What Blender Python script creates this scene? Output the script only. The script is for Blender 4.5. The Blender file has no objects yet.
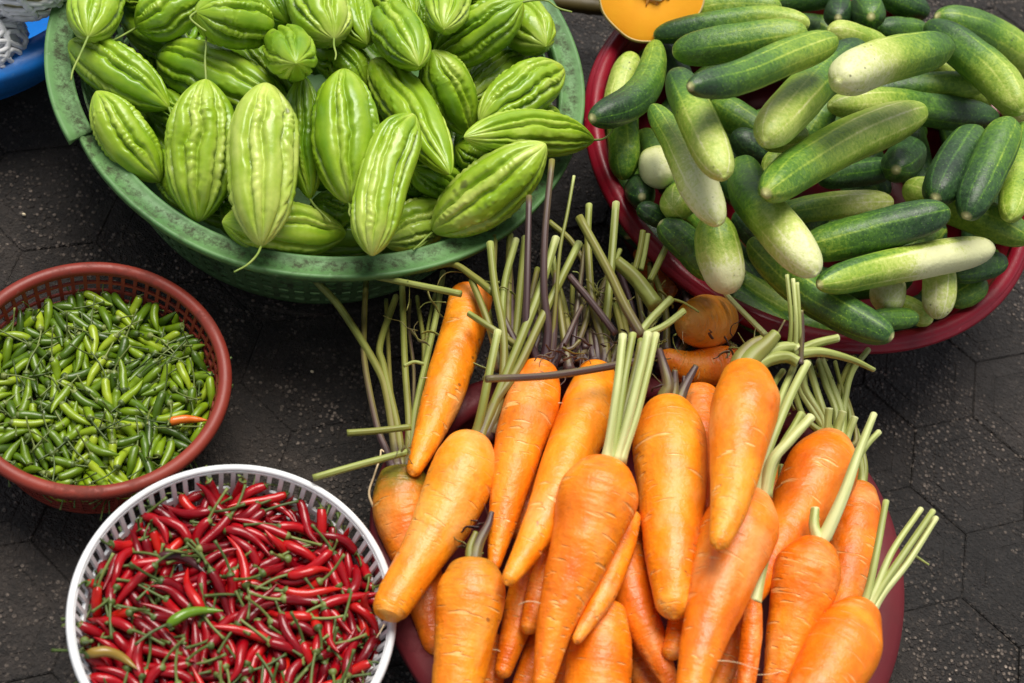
import bpy, bmesh, math, random
import numpy as np
from mathutils import Matrix, Vector, Quaternion

sc = bpy.context.scene
COL = sc.collection
rng = np.random.default_rng(7)
random.seed(7)

# ------------------------------------------------------------------ camera, light, exposure
F_PX, PITCH, ROLL, CAM_H = 1500.0, 0.9842, 0.3652, 1.15
_c, _s = math.cos(ROLL), math.sin(ROLL)
FW = np.array([0, math.cos(PITCH), -math.sin(PITCH)])
UP0 = np.array([0, math.sin(PITCH), math.cos(PITCH)])
RT0 = np.array([1.0, 0, 0])
AX = _c * RT0 + _s * UP0
AY = -_s * RT0 + _c * UP0
CAM = np.array([0, 0, CAM_H])
cd = bpy.data.cameras.new('camera')
cam = bpy.data.objects.new('camera', cd)
COL.objects.link(cam)
M = Matrix.Identity(4)
for i in range(3):
    M[i][0], M[i][1], M[i][2], M[i][3] = AX[i], AY[i], -FW[i], CAM[i]
cam.matrix_world = M
cd.sensor_width = 36.0
cd.lens = F_PX / 1024 * 36
cd.clip_start, cd.clip_end = 0.05, 60
cd.dof.use_dof = True
cd.dof.focus_distance = 1.27
cd.dof.aperture_fstop = 6.3
sc.camera = cam

SUN_EL, SUN_AZ = math.radians(68), math.radians(-20)      # azimuth measured from +Y towards +X
world = bpy.data.worlds.new('World')
sc.world = world
world.use_nodes = True
wn = world.node_tree
sky = wn.nodes.new('ShaderNodeTexSky')
sky.sky_type = 'NISHITA'
sky.sun_disc = False
sky.sun_elevation = SUN_EL
sky.sun_rotation = SUN_AZ
sky.air_density = 0.45
sky.dust_density = 0.6
sky.ozone_density = 1.0
hsv = wn.nodes.new('ShaderNodeHueSaturation')            # overcast: the blue of the sky greyed
hsv.inputs['Saturation'].default_value = 0.25
bg = wn.nodes['Background']
bg.inputs['Strength'].default_value = 0.05
wn.links.new(sky.outputs[0], hsv.inputs['Color'])
wn.links.new(hsv.outputs[0], bg.inputs['Color'])
sd = bpy.data.lights.new('sun', 'SUN')
sd.energy = 1.5
sd.angle = math.radians(38)
sd.color = (1.0, 0.95, 0.87)
sun = bpy.data.objects.new('sun', sd)
COL.objects.link(sun)
sdir = Vector((math.sin(SUN_AZ) * math.cos(SUN_EL), math.cos(SUN_AZ) * math.cos(SUN_EL), math.sin(SUN_EL)))
sun.rotation_euler = sdir.to_track_quat('Z', 'Y').to_euler()
sun.location = sdir * 5
sc.view_settings.view_transform = 'Standard'
sc.view_settings.look = 'None'
sc.view_settings.exposure = 1.75
sc.view_settings.gamma = 1.0


def P(px, py, z):
    """point of the horizontal plane at height z seen at pixel px, py of the photograph"""
    x, y = (px - 512) / F_PX, -(py - 341.5) / F_PX
    d = x * AX + y * AY + FW
    t = (CAM_H - z) / -d[2]
    return CAM + d * t


def px_of(p):
    v = np.asarray(p) - CAM
    d = np.dot(v, FW)
    return (512 + F_PX * np.dot(v, AX) / d, 341.5 - F_PX * np.dot(v, AY) / d)


def depth(p):
    return float(np.dot(np.asarray(p) - CAM, FW))


# ------------------------------------------------------------------ materials
def mat(name):
    m = bpy.data.materials.new(name)
    m.use_nodes = True
    nt = m.node_tree
    return m, nt, nt.nodes['Principled BSDF']


class N:
    """short-hand for node building"""
    def __init__(self, nt):
        self.nt = nt

    def node(self, t, **kw):
        n = self.nt.nodes.new(t)
        for k, v in kw.items():
            setattr(n, k, v)
        return n

    def link(self, a, b):
        self.nt.links.new(a, b)

    def put(self, sock, v):
        if hasattr(v, 'is_linked'):
            self.link(v, sock)
        else:
            sock.default_value = v

    def coord(self, kind='Object'):
        return self.node('ShaderNodeTexCoord').outputs[kind]

    def attr(self, name):
        return self.node('ShaderNodeAttribute', attribute_name=name).outputs['Fac']

    def rand(self):
        return self.node('ShaderNodeObjectInfo').outputs['Random']

    def mapping(self, v, scale, loc=(0, 0, 0)):
        n = self.node('ShaderNodeMapping')
        self.link(v, n.inputs['Vector'])
        n.inputs['Scale'].default_value = scale
        self.put(n.inputs['Location'], loc)
        return n.outputs[0]

    def cyl(self, uv, su, sv):
        """seamless coordinate round a fruit: su cells round it, sv cells along it"""
        s = self.sep(uv)
        a = self.math('MULTIPLY', s[0], 2 * math.pi)
        c = self.node('ShaderNodeCombineXYZ')
        k = su / (2 * math.pi)
        self.link(self.math('MULTIPLY', self.math('COSINE', a), k), c.inputs[0])
        self.link(self.math('MULTIPLY', self.math('SINE', a), k), c.inputs[1])
        self.link(self.math('MULTIPLY', s[1], sv), c.inputs[2])
        return c.outputs[0]

    def noise(self, v, scale, detail=3, rough=.55, w=None):
        n = self.node('ShaderNodeTexNoise')
        if w is not None:
            n.noise_dimensions = '4D'
            self.put(n.inputs['W'], w)
        self.link(v, n.inputs['Vector'])
        n.inputs['Scale'].default_value = scale
        n.inputs['Detail'].default_value = detail
        n.inputs['Roughness'].default_value = rough
        return n.outputs['Fac']

    def voro(self, v, scale, feature='F1', out='Distance', rnd=1.0):
        n = self.node('ShaderNodeTexVoronoi', feature=feature)
        self.link(v, n.inputs['Vector'])
        n.inputs['Scale'].default_value = scale
        n.inputs['Randomness'].default_value = rnd
        return n.outputs[out]

    def math(self, op, a, b=0.0, c=None, clamp=False):
        n = self.node('ShaderNodeMath', operation=op, use_clamp=clamp)
        self.put(n.inputs[0], a)
        self.put(n.inputs[1], b)
        if c is not None:
            self.put(n.inputs[2], c)
        return n.outputs[0]

    def rng(self, v, a, b, c=0.0, d=1.0):
        n = self.node('ShaderNodeMapRange')
        n.clamp = True
        self.put(n.inputs[0], v)
        for i, x in enumerate((a, b, c, d)):
            n.inputs[i + 1].default_value = x
        return n.outputs[0]

    def ramp(self, fac, stops):
        n = self.node('ShaderNodeValToRGB')
        el = n.color_ramp.elements
        while len(el) < len(stops):
            el.new(0.5)
        for e, (p, c) in zip(el, stops):
            e.position = p
            e.color = (*c, 1)
        self.link(fac, n.inputs[0])
        return n.outputs[0]

    def mix(self, fac, a, b, blend='MIX'):
        n = self.node('ShaderNodeMix', data_type='RGBA', blend_type=blend)
        self.put(n.inputs[0], fac)
        for s, v in ((6, a), (7, b)):
            if isinstance(v, tuple):
                v = (*v, 1) if len(v) == 3 else v
            self.put(n.inputs[s], v)
        return n.outputs[2]

    def sep(self, v):
        n = self.node('ShaderNodeSeparateXYZ')
        self.link(v, n.inputs[0])
        return n.outputs

    def bump(self, h, strength, dist, bsdf, prev=None):
        n = self.node('ShaderNodeBump')
        self.put(n.inputs['Height'], h)
        n.inputs['Strength'].default_value = strength
        n.inputs['Distance'].default_value = dist
        if prev is not None:
            self.link(prev, n.inputs['Normal'])
        self.link(n.outputs[0], bsdf.inputs['Normal'])
        return n.outputs[0]


MAT = {}


def m_melon():
    m, nt, b = mat('melon_skin')
    n = N(nt)
    uv = n.coord('UV')
    ob = n.coord('Object')
    r = n.rand()
    streak = n.noise(n.cyl(uv, 14, 1.6), 1.0, 2, .5, w=n.math('MULTIPLY', r, 40))
    blot = n.noise(ob, 30, 3, .55, w=n.math('MULTIPLY', r, 20))
    tone = n.math('ADD', n.math('MULTIPLY', streak, .55), n.math('MULTIPLY', blot, .55))
    tone = n.math('ADD', tone, n.attr('tone'))
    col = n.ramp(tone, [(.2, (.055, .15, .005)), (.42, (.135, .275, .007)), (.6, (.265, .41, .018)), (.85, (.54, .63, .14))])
    fine = n.noise(ob, 240, 3, .6)
    col = n.mix(n.rng(fine, .35, .75, 0, .25), col, (.16, .30, .015))
    scar = n.rng(n.noise(ob, 55, 2, .5, w=r), .73, .78)
    col = n.mix(n.math('MULTIPLY', scar, .7), col, (.06, .06, .02))
    n.link(col, b.inputs['Base Color'])
    n.put(b.inputs['Roughness'], n.rng(blot, .3, .7, .28, .42))
    b.inputs['Specular IOR Level'].default_value = .5
    b.inputs['Subsurface Weight'].default_value = 0.05
    b.inputs['Subsurface Radius'].default_value = (.004, .006, .001)
    n.bump(n.noise(ob, 150, 3, .6), .22, .0012, b)
    return m


def m_cuke():
    m, nt, b = mat('cucumber_skin')
    n = N(nt)
    uv = n.coord('UV')
    ob = n.coord('Object')
    r = n.rand()
    r40 = n.math('MULTIPLY', r, 40)
    big = n.noise(ob, 22, 3, .6, w=r40)
    fine = n.noise(ob, 330, 4, .7)
    tone = n.math('ADD', n.attr('tone'), n.math('MULTIPLY', n.math('SUBTRACT', big, .5), .6))
    tone = n.math('ADD', tone, n.math('MULTIPLY', n.math('SUBTRACT', fine, .5), .6))
    # long pale lines along the fruit
    sx = n.sep(uv)
    wob = n.math('MULTIPLY', n.noise(n.cyl(uv, 6, 3), 1.0, 2, .5, w=r40), .35)
    fr = n.math('FRACT', n.math('ADD', n.math('MULTIPLY', sx[0], 9.0), n.math('ADD', wob, r)))
    line = n.rng(n.math('ABSOLUTE', n.math('SUBTRACT', fr, .5)), .02, .12, 1, 0)
    lm = n.math('MULTIPLY', line, n.rng(n.noise(n.cyl(uv, 9, 1.4), 1.0, 2, .5, w=r40), .38, .6))
    tone = n.math('ADD', tone, n.math('MULTIPLY', lm, .2))
    # small pale dots near the dark end
    dots = n.rng(n.voro(ob, 330), .12, .24, 1, 0)
    dm = n.math('MULTIPLY', dots, n.rng(n.attr('tone'), .1, .5, 1, .25))
    tone = n.math('ADD', tone, n.math('MULTIPLY', dm, .28))
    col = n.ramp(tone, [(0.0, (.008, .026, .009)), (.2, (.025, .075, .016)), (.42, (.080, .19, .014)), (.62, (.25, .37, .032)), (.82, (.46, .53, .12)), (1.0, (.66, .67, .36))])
    bloom = n.math('MULTIPLY', n.rng(n.noise(ob, 190, 4, .75), .52, .72), n.rng(n.noise(ob, 28, 3, .6, w=r40), .42, .62))
    col = n.mix(n.math('MULTIPLY', bloom, .15), col, (.42, .52, .36))
    spot = n.rng(n.voro(ob, 105), .07, .13, 1, 0)
    spot = n.math('MULTIPLY', spot, n.rng(n.noise(ob, 25, 1, .5, w=r40), .5, .6))
    col = n.mix(n.math('MULTIPLY', spot, .75), col, (.03, .03, .015))
    scar = n.attr('scar')
    col = n.mix(n.math('MULTIPLY', scar, .85), col, (.48, .44, .20))
    n.link(col, b.inputs['Base Color'])
    n.put(b.inputs['Roughness'], n.rng(fine, .3, .7, .36, .55))
    h = n.math('ADD', n.math('MULTIPLY', fine, .6), n.math('MULTIPLY', n.noise(ob, 90, 2, .5), .9))
    n.bump(h, .6, .0014, b)
    return m


def m_carrot():
    m, nt, b = mat('carrot_skin')
    n = N(nt)
    uv = n.coord('UV')
    ob = n.coord('Object')
    r = n.rand()
    r40 = n.math('MULTIPLY', r, 40)
    blot = n.noise(n.cyl(uv, 4, 5), 1.0, 4, .6, w=r40)
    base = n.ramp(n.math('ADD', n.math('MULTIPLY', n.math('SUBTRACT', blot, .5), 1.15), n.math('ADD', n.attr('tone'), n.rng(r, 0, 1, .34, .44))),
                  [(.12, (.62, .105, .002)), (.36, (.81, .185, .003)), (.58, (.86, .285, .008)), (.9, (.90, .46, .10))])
    peach = n.rng(n.noise(n.cyl(uv, 3, 3.5), 1.3, 4, .62, w=n.math('ADD', r40, 7.0)), .52, .70)
    base = n.mix(n.math('MULTIPLY', peach, .5), base, (.90, .47, .17))
    # pale transverse marks
    mk = n.noise(n.cyl(uv, 7.5, 75), 1.0, 1, .4, w=r40)
    mk = n.math('MULTIPLY', n.rng(mk, .62, .69), n.rng(n.noise(n.cyl(uv, 5, 6), 1.0, 1, .5, w=r40), .40, .55))
    col = n.mix(n.math('MULTIPLY', mk, .6), base, (.92, .55, .20))
    ring = n.noise(n.cyl(uv, 2.2, 60), 1.0, 2, .5, w=r40)
    col = n.mix(n.rng(ring, .58, .8, 0, .2), col, (.50, .12, .008))
    dirt = n.rng(n.noise(ob, 90, 5, .7, w=r40), .58, .76, 0, .6)
    col = n.mix(dirt, col, (.36, .14, .03))
    pit = n.rng(n.noise(n.cyl(uv, 10, 26), 1.0, 1, .4, w=r40), .76, .79, 0, .7)
    col = n.mix(pit, col, (.16, .05, .01))
    cr = n.math('MULTIPLY', n.attr('crown'), n.rng(n.noise(ob, 60, 3, .6), .25, .6, .35, 1), clamp=True)
    col = n.mix(cr, col, (.19, .155, .012))
    n.link(col, b.inputs['Base Color'])
    n.put(b.inputs['Roughness'], n.rng(blot, .3, .7, .33, .50))
    b.inputs['Subsurface Weight'].default_value = 0.05
    b.inputs['Subsurface Radius'].default_value = (.008, .003, .001)
    h = n.math('ADD', n.math('MULTIPLY', ring, .35), n.math('MULTIPLY', mk, -.8))
    h = n.math('ADD', h, n.math('MULTIPLY', n.noise(ob, 130, 4, .65), .8))
    h = n.math('ADD', h, n.math('MULTIPLY', n.noise(n.cyl(uv, 6, 22), 1.0, 3, .6, w=r40), .7))
    n.bump(h, .7, .0020, b)
    return m


def m_stalk():
    m, nt, b = mat('stalk_skin')
    n = N(nt)
    uv = n.coord('UV')
    r = n.rand()
    t = n.math('ADD', n.math('ADD', n.attr('tone'), n.rng(r, 0, 1, -.11, .08)), n.math('MULTIPLY', n.math('SUBTRACT', n.noise(n.cyl(uv, 6, 2.5), 1.0, 3, .6, w=n.math('MULTIPLY', r, 30)), .5), .5))
    col = n.ramp(t, [(0.0, (.035, .014, .020)), (.2, (.085, .05, .045)), (.42, (.19, .17, .035)), (.6, (.20, .225, .04)), (.8, (.36, .41, .12)), (1.0, (.60, .62, .29))])
    n.link(col, b.inputs['Base Color'])
    b.inputs['Roughness'].default_value = .48
    ridge = n.math('SINE', n.math('MULTIPLY', n.sep(uv)[0], 44.0))
    n.bump(ridge, .22, .0004, b)
    return m


def m_simple(name, c1, c2, scale, rough=(.3, .45), bump=.1, dist=.0008, detail=4):
    m, nt, b = mat(name)
    n = N(nt)
    ob = n.coord('Object')
    f = n.noise(ob, scale, detail, .6)
    n.link(n.mix(n.rng(f, .3, .7), c1, c2), b.inputs['Base Color'])
    n.put(b.inputs['Roughness'], n.rng(f, .3, .7, rough[0], rough[1]))
    n.bump(n.noise(ob, scale * 5, 3, .6), bump, dist, b)
    return m


def m_chilli(name, stops, rough):
    m, nt, b = mat(name)
    n = N(nt)
    ob = n.coord('Object')
    r = n.rand()
    f = n.noise(ob, 60, 2, .5, w=n.math('MULTIPLY', r, 60))
    t = n.math('ADD', n.math('MULTIPLY', r, .7), n.math('MULTIPLY', f, .4))
    n.link(n.ramp(t, stops), b.inputs['Base Color'])
    b.inputs['Roughness'].default_value = rough
    n.bump(n.noise(ob, 180, 2, .5), .25, .0008, b)
    return m


def m_dirty_plastic(name, c1, c2, dirt, amount, rough=(.4, .6), scratch=(.5, .5, .5), band=None):
    m, nt, b = mat(name)
    n = N(nt)
    ob = n.coord('Object')
    f = n.noise(ob, 9, 4, .6)
    col = n.mix(n.rng(f, .3, .7), c1, c2)
    d = n.math('MULTIPLY', n.rng(n.noise(ob, 46, 6, .72), .5, .6), n.rng(n.noise(ob, 13, 3, .6), .36, .58))
    if band:
        # grime lying in the trough of the flange
        xyz = n.sep(ob)
        rad = n.math('SQRT', n.math('ADD', n.math('MULTIPLY', xyz[0], xyz[0]), n.math('MULTIPLY', xyz[1], xyz[1])))
        g = n.math('MULTIPLY', n.rng(rad, band[0], band[0] + .006), n.rng(rad, band[1] - .006, band[1], 1, 0))
        d2 = n.math('MULTIPLY', g, n.rng(n.noise(ob, 95, 7, .8), .44, .60))
        d = n.math('MAXIMUM', n.math('MULTIPLY', d, .5), d2)
    col = n.mix(n.math('MULTIPLY', d, amount), col, dirt)
    sp = n.rng(n.noise(ob, 210, 2, .5), .70, .75, 0, .35)
    col = n.mix(sp, col, scratch)
    n.link(col, b.inputs['Base Color'])
    b.inputs['Specular IOR Level'].default_value = .35
    n.put(b.inputs['Roughness'], n.math('ADD', n.rng(f, .3, .7, rough[0], rough[1]), n.math('MULTIPLY', d, .25)))
    n.bump(n.noise(ob, 160, 4, .6), .25, .0008, b)
    return m


def m_ground():
    m, nt, b = mat('paving')
    n = N(nt)
    ob = n.coord('Object')
    big = n.noise(ob, 5.0, 4, .6)
    mid = n.noise(ob, 38, 5, .65)
    col = n.mix(n.rng(big, .35, .65), (.011, .0083, .0067), (.038, .0272, .0208))
    col = n.mix(n.rng(mid, .42, .7, 0, .8), col, (.006, .0052, .005))
    gr = n.noise(ob, 300, 3, .7)
    col = n.mix(n.rng(gr, .5, .72, 0, .7), col, (.050, .038, .032))
    stain = n.rng(n.noise(ob, 3.2, 5, .65), .42, .6)
    col = n.mix(n.math('MULTIPLY', stain, .6), col, (.0055, .0048, .0046))
    # pale stone chips showing in the worn concrete
    ch = n.rng(n.voro(ob, 230), .26, .50, 1, 0)
    chm = n.math('MULTIPLY', ch, n.rng(n.noise(ob, 9, 8, .85), .45, .62))
    tint = n.voro(ob, 230, out='Color')
    ctint = n.mix(n.math('POWER', n.sep(tint)[0], 1.9), (.05, .037, .030), (.56, .45, .37))
    col = n.mix(n.math('MULTIPLY', chm, .85), col, ctint)
    n.link(col, b.inputs['Base Color'])
    n.put(b.inputs['Roughness'], n.rng(mid, .3, .7, .62, .9))
    h = n.math('ADD', n.math('MULTIPLY', mid, 1.0), n.math('ADD', n.math('MULTIPLY', gr, .5), n.math('MULTIPLY', chm, .6)))
    n.bump(h, 1.0, .009, b)
    return m


MAT['melon'] = m_melon()
MAT['cuke'] = m_cuke()
MAT['carrot'] = m_carrot()
MAT['stalk'] = m_stalk()
MAT['ground'] = m_ground()
MAT['green_pl'] = m_dirty_plastic('green_plastic', (.060, .165, .050), (.125, .26, .085), (.030, .034, .014), .9, (.42, .6), (.3, .45, .28), band=(.2145, .2350))
MAT['green_wall'] = m_dirty_plastic('dull_green_plastic', (.075, .16, .055), (.12, .235, .09), (.04, .04, .025), .7, (.5, .7), (.12, .2, .1))
MAT['crimson_pl'] = m_dirty_plastic('crimson_plastic', (.17, .003, .012), (.23, .006, .017), (.08, .012, .018), .3, (.25, .36), (.45, .12, .14))
MAT['maroon_pl'] = m_dirty_plastic('maroon_plastic', (.090, .0048, .0085), (.135, .010, .015), (.06, .016, .016), .35, (.5, .65), (.16, .04, .04))
MAT['rust_pl'] = m_dirty_plastic('rust_red_plastic', (.17, .021, .013), (.26, .037, .021), (.08, .022, .015), .5, (.4, .55), (.25, .11, .085))
MAT['white_pl'] = m_dirty_plastic('white_plastic', (.66, .68, .70), (.76, .77, .78), (.45, .42, .38), .3, (.28, .4), (.6, .58, .55))
MAT['blue_pl'] = m_dirty_plastic('blue_plastic', (.006, .11, .42), (.012, .17, .55), (.02, .06, .15), .3, (.3, .4), (.1, .25, .5))
MAT['green_ch'] = m_chilli('green_chilli_skin', [(0.1, (.014, .036, .002)), (.4, (.065, .130, .003)), (.7, (.165, .26, .005)), (1.0, (.33, .42, .02))], .34)
MAT['red_ch'] = m_chilli('red_chilli_skin', [(0.1, (.075, .0008, .004)), (.4, (.20, .001, .006)), (.75, (.36, .0025, .007)), (1.0, (.52, .016, .005))], .27)
MAT['orange_ch'] = m_chilli('orange_chilli_skin', [(0, (.55, .10, .01)), (1, (.62, .16, .015))], .3)
MAT['olive_ch'] = m_chilli('olive_brown_chilli_skin', [(0, (.20, .13, .02)), (1, (.30, .18, .03))], .3)
MAT['dark_ch'] = m_chilli('dark_purple_chilli_skin', [(0, (.035, .010, .014)), (1, (.06, .015, .018))], .25)
MAT['lime_ch'] = m_chilli('lime_chilli_skin', [(0, (.07, .16, .006)), (1, (.14, .26, .012))], .25)
MAT['ch_stem'] = m_chilli('chilli_stem_skin', [(0, (.022, .05, .008)), (.5, (.075, .115, .020)), (1.0, (.20, .24, .06))], .5)
MAT['root'] = m_simple('fine_root', (.55, .42, .24), (.70, .55, .33), 90, (.5, .7))
MAT['melon_stem'] = m_simple('melon_stem_skin', (.13, .22, .025), (.27, .34, .07), 60, (.4, .6))
MAT['flesh'] = m_simple('pumpkin_flesh', (.95, .36, .001), (.97, .42, .002), 25, (.55, .7), .2)
MAT['pulp'] = m_simple('pumpkin_pulp', (.75, .20, .02), (.85, .42, .10), 70, (.3, .5), .6, .003)
MAT['rind'] = m_simple('pumpkin_rind', (.55, .40, .14), (.68, .52, .22), 30, (.4, .6))
MAT['seed'] = m_simple('pumpkin_seed_skin', (.72, .60, .38), (.80, .70, .50), 40, (.4, .6))
MAT['bamboo'] = m_simple('bamboo_skin', (.040, .030, .004), (.085, .060, .007), 18, (.5, .7))
MAT['foam'] = m_simple('white_foam', (.72, .73, .75), (.80, .80, .81), 60, (.6, .8))
MAT['pear'] = m_simple('pale_fruit_skin', (.50, .46, .26), (.62, .58, .36), 40, (.4, .6))


# ------------------------------------------------------------------ objects and meshes
def link(name, me, m=None, parent=None, smooth=True):
    o = bpy.data.objects.new(name, me)
    COL.objects.link(o)
    if m is not None and not me.materials:
        me.materials.append(m)
    if parent is not None:
        o.parent = parent
    return o


def tag(o, label=None, cat=None, group=None, kind=None):
    for k, v in (('label', label), ('category', cat), ('group', group), ('kind', kind)):
        if v:
            o[k] = v
    return o


def empty(name, loc):
    o = bpy.data.objects.new(name, None)
    COL.objects.link(o)
    o.location = loc
    o.empty_display_size = .02
    return o


def vnoise(gen, nu, nv, u, v):
    """smooth value noise; u in 0..1 is periodic, v in 0..1 is not"""
    g = gen.random((nu, nv + 2))
    x, y = (u % 1) * nu, np.clip(v, 0, 1) * nv
    x0, y0 = np.floor(x).astype(int), np.floor(y).astype(int)
    fx, fy = x - x0, y - y0
    fx, fy = fx * fx * (3 - 2 * fx), fy * fy * (3 - 2 * fy)
    x1 = (x0 + 1) % nu
    x0 = x0 % nu
    return (g[x0, y0] * (1 - fx) + g[x1, y0] * fx) * (1 - fy) + (g[x0, y0 + 1] * (1 - fx) + g[x1, y0 + 1] * fx) * fy


def spline(pts, n, ts=None):
    """Catmull-Rom through the points, n samples"""
    p = np.asarray(pts, float)
    if len(p) == 1:
        return np.repeat(p, n, 0)
    q = np.vstack([2 * p[0] - p[1], p, 2 * p[-1] - p[-2]])
    t = (np.linspace(0, 1, n) if ts is None else np.asarray(ts)) * (len(p) - 1)
    k = np.clip(np.floor(t).astype(int), 0, len(p) - 2)
    f = (t - k)[:, None]
    a, b, c, d = q[k], q[k + 1], q[k + 2], q[k + 3]
    return .5 * (2 * b + (c - a) * f + (2 * a - 5 * b + 4 * c - d) * f ** 2 + (3 * b - a - 3 * c + d) * f ** 3)


def frames(c):
    n = len(c)
    T = np.gradient(c, axis=0)
    T /= np.linalg.norm(T, axis=1)[:, None] + 1e-12
    a = np.array([0, 0, 1.0]) if abs(T[0][2]) < .9 else np.array([0, 1.0, 0])
    U = np.zeros_like(c)
    u = a - T[0] * np.dot(a, T[0])
    U[0] = u / np.linalg.norm(u)
    for i in range(1, n):
        u = U[i - 1] - T[i] * np.dot(U[i - 1], T[i])
        U[i] = u / (np.linalg.norm(u) + 1e-12)
    return T, U, np.cross(T, U)


def sweep(name, c, r, seg, mult=None, attrs=None, cap=True, flat=1.0, origin=None):
    """tube along centre line c (n,3) with radii r (n); mult (n,seg) scales the radius; attrs: name -> (n,seg) or (n,)"""
    c = np.asarray(c, float)
    n = len(c)
    r = np.asarray(r, float)
    _, U, V = frames(c)
    th = np.arange(seg) / seg * 2 * np.pi
    k = np.ones((n, seg)) if mult is None else mult
    R = r[:, None] * k
    v = c[:, None, :] + R[..., None] * (np.cos(th)[None, :, None] * U[:, None, :] + flat * np.sin(th)[None, :, None] * V[:, None, :])
    o = c.mean(0) if origin is None else np.asarray(origin)
    v = v.reshape(-1, 3) - o
    verts = np.vstack([v, c[:1] - o, c[-1:] - o])
    faces = []
    for i in range(n - 1):
        b0, b1 = i * seg, (i + 1) * seg
        for j in range(seg):
            j2 = (j + 1) % seg
            faces.append((b0 + j, b0 + j2, b1 + j2, b1 + j))
    s, e = n * seg, n * seg + 1
    if cap:
        for j in range(seg):
            j2 = (j + 1) % seg
            faces.append((s, j2, j))
            faces.append((e, (n - 1) * seg + j, (n - 1) * seg + j2))
    me = bpy.data.meshes.new(name)
    me.from_pydata(verts.tolist(), [], faces)
    me.polygons.foreach_set('use_smooth', np.ones(len(faces), bool))
    uvl = me.uv_layers.new(name='UVMap')
    vi = np.empty(len(me.loops), np.int32)
    me.loops.foreach_get('vertex_index', vi)
    uu = np.where(vi < n * seg, (vi % seg) / seg, .5)
    vv = np.where(vi < n * seg, (vi // seg) / (n - 1), np.where(vi == s, 0, 1))
    ps = np.empty(len(me.polygons), np.int32)
    me.polygons.foreach_get('loop_start', ps)
    pt = np.empty(len(me.polygons), np.int32)
    me.polygons.foreach_get('loop_total', pt)
    poly = np.repeat(np.arange(len(ps)), pt)
    hi = np.zeros(len(ps))
    np.maximum.at(hi, poly, uu)
    uu = np.where((hi[poly] > .75) & (uu < .25), uu + 1, uu)
    uvl.data.foreach_set('uv', np.stack([uu, vv], 1).ravel().astype(np.float32))
    for an, av in (attrs or {}).items():
        av = np.asarray(av, float)
        if av.ndim == 1:
            av = np.repeat(av[:, None], seg, 1)
        av = np.concatenate([av.reshape(-1), [av[0].mean(), av[-1].mean()]])
        me.attributes.new(an, 'FLOAT', 'POINT').data.foreach_set('value', av.astype(np.float32))
    me.validate()
    return me, o


def sweep_obj(name, c, r, seg, m, parent=None, **kw):
    me, o = sweep(name, c, r, seg, **kw)
    ob = link(name, me, m, parent)
    loc = Vector(o)
    ob.location = loc if parent is None else loc - parent.location
    return ob


def lathe(name, prof, seg, m, parent=None, close=False, rfun=None):
    """profile of (r, z) turned round the vertical axis"""
    bm = bmesh.new()
    rings = []
    for (r, z) in prof:
        ring = []
        for j in range(seg):
            a = 2 * math.pi * j / seg
            k = rfun(a) if rfun else 1.0
            ring.append(bm.verts.new((r * k * math.cos(a), r * k * math.sin(a), z)))
        rings.append(ring)
    pairs = list(zip(rings[:-1], rings[1:]))
    if close:
        pairs.append((rings[-1], rings[0]))
    for a, b in pairs:
        for j in range(seg):
            j2 = (j + 1) % seg
            bm.faces.new((a[j], a[j2], b[j2], b[j]))
    bmesh.ops.recalc_face_normals(bm, faces=bm.faces)
    me = bpy.data.meshes.new(name)
    bm.to_mesh(me)
    bm.free()
    me.polygons.foreach_set('use_smooth', np.ones(len(me.polygons), bool))
    return link(name, me, m, parent)


def disc(name, r, z, seg, m, parent, th=.004):
    return lathe(name, [(.0005, z + th), (r, z + th), (r, z), (.0005, z)], seg, m, parent, close=True)


def perforated(name, ncol, rows, m, parent, thick, phase=0.0):
    """wall of revolution with rectangular openings. rows: (r0,z0,r1,z1, hole0,hole1 share of the height, share of the width, shift)"""
    bm = bmesh.new()
    for (r0, z0, r1, z1, h0, h1, hw, sh) in rows:
        def pt(u, v):
            a = 2 * math.pi * (u + sh) / ncol + phase
            r = r0 + (r1 - r0) * v
            return bm.verts.new((r * math.cos(a), r * math.sin(a), z0 + (z1 - z0) * v))
        e = (1 - hw) / 2
        for i in range(ncol):
            us = (i, i + e, i + 1 - e, i + 1)
            vs = (0, h0, h1, 1)
            g = [[pt(u, v) for v in vs] for u in us]
            for a in range(3):
                for b in range(3):
                    if a == 1 and b == 1:
                        continue
                    bm.faces.new((g[a][b], g[a + 1][b], g[a + 1][b + 1], g[a][b + 1]))
    bmesh.ops.remove_doubles(bm, verts=bm.verts, dist=1e-5)
    bmesh.ops.recalc_face_normals(bm, faces=bm.faces)
    me = bpy.data.meshes.new(name)
    bm.to_mesh(me)
    bm.free()
    o = link(name, me, m, parent)
    md = o.modifiers.new('thickness', 'SOLIDIFY')
    md.thickness = thick
    md.offset = 0
    return o


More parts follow.
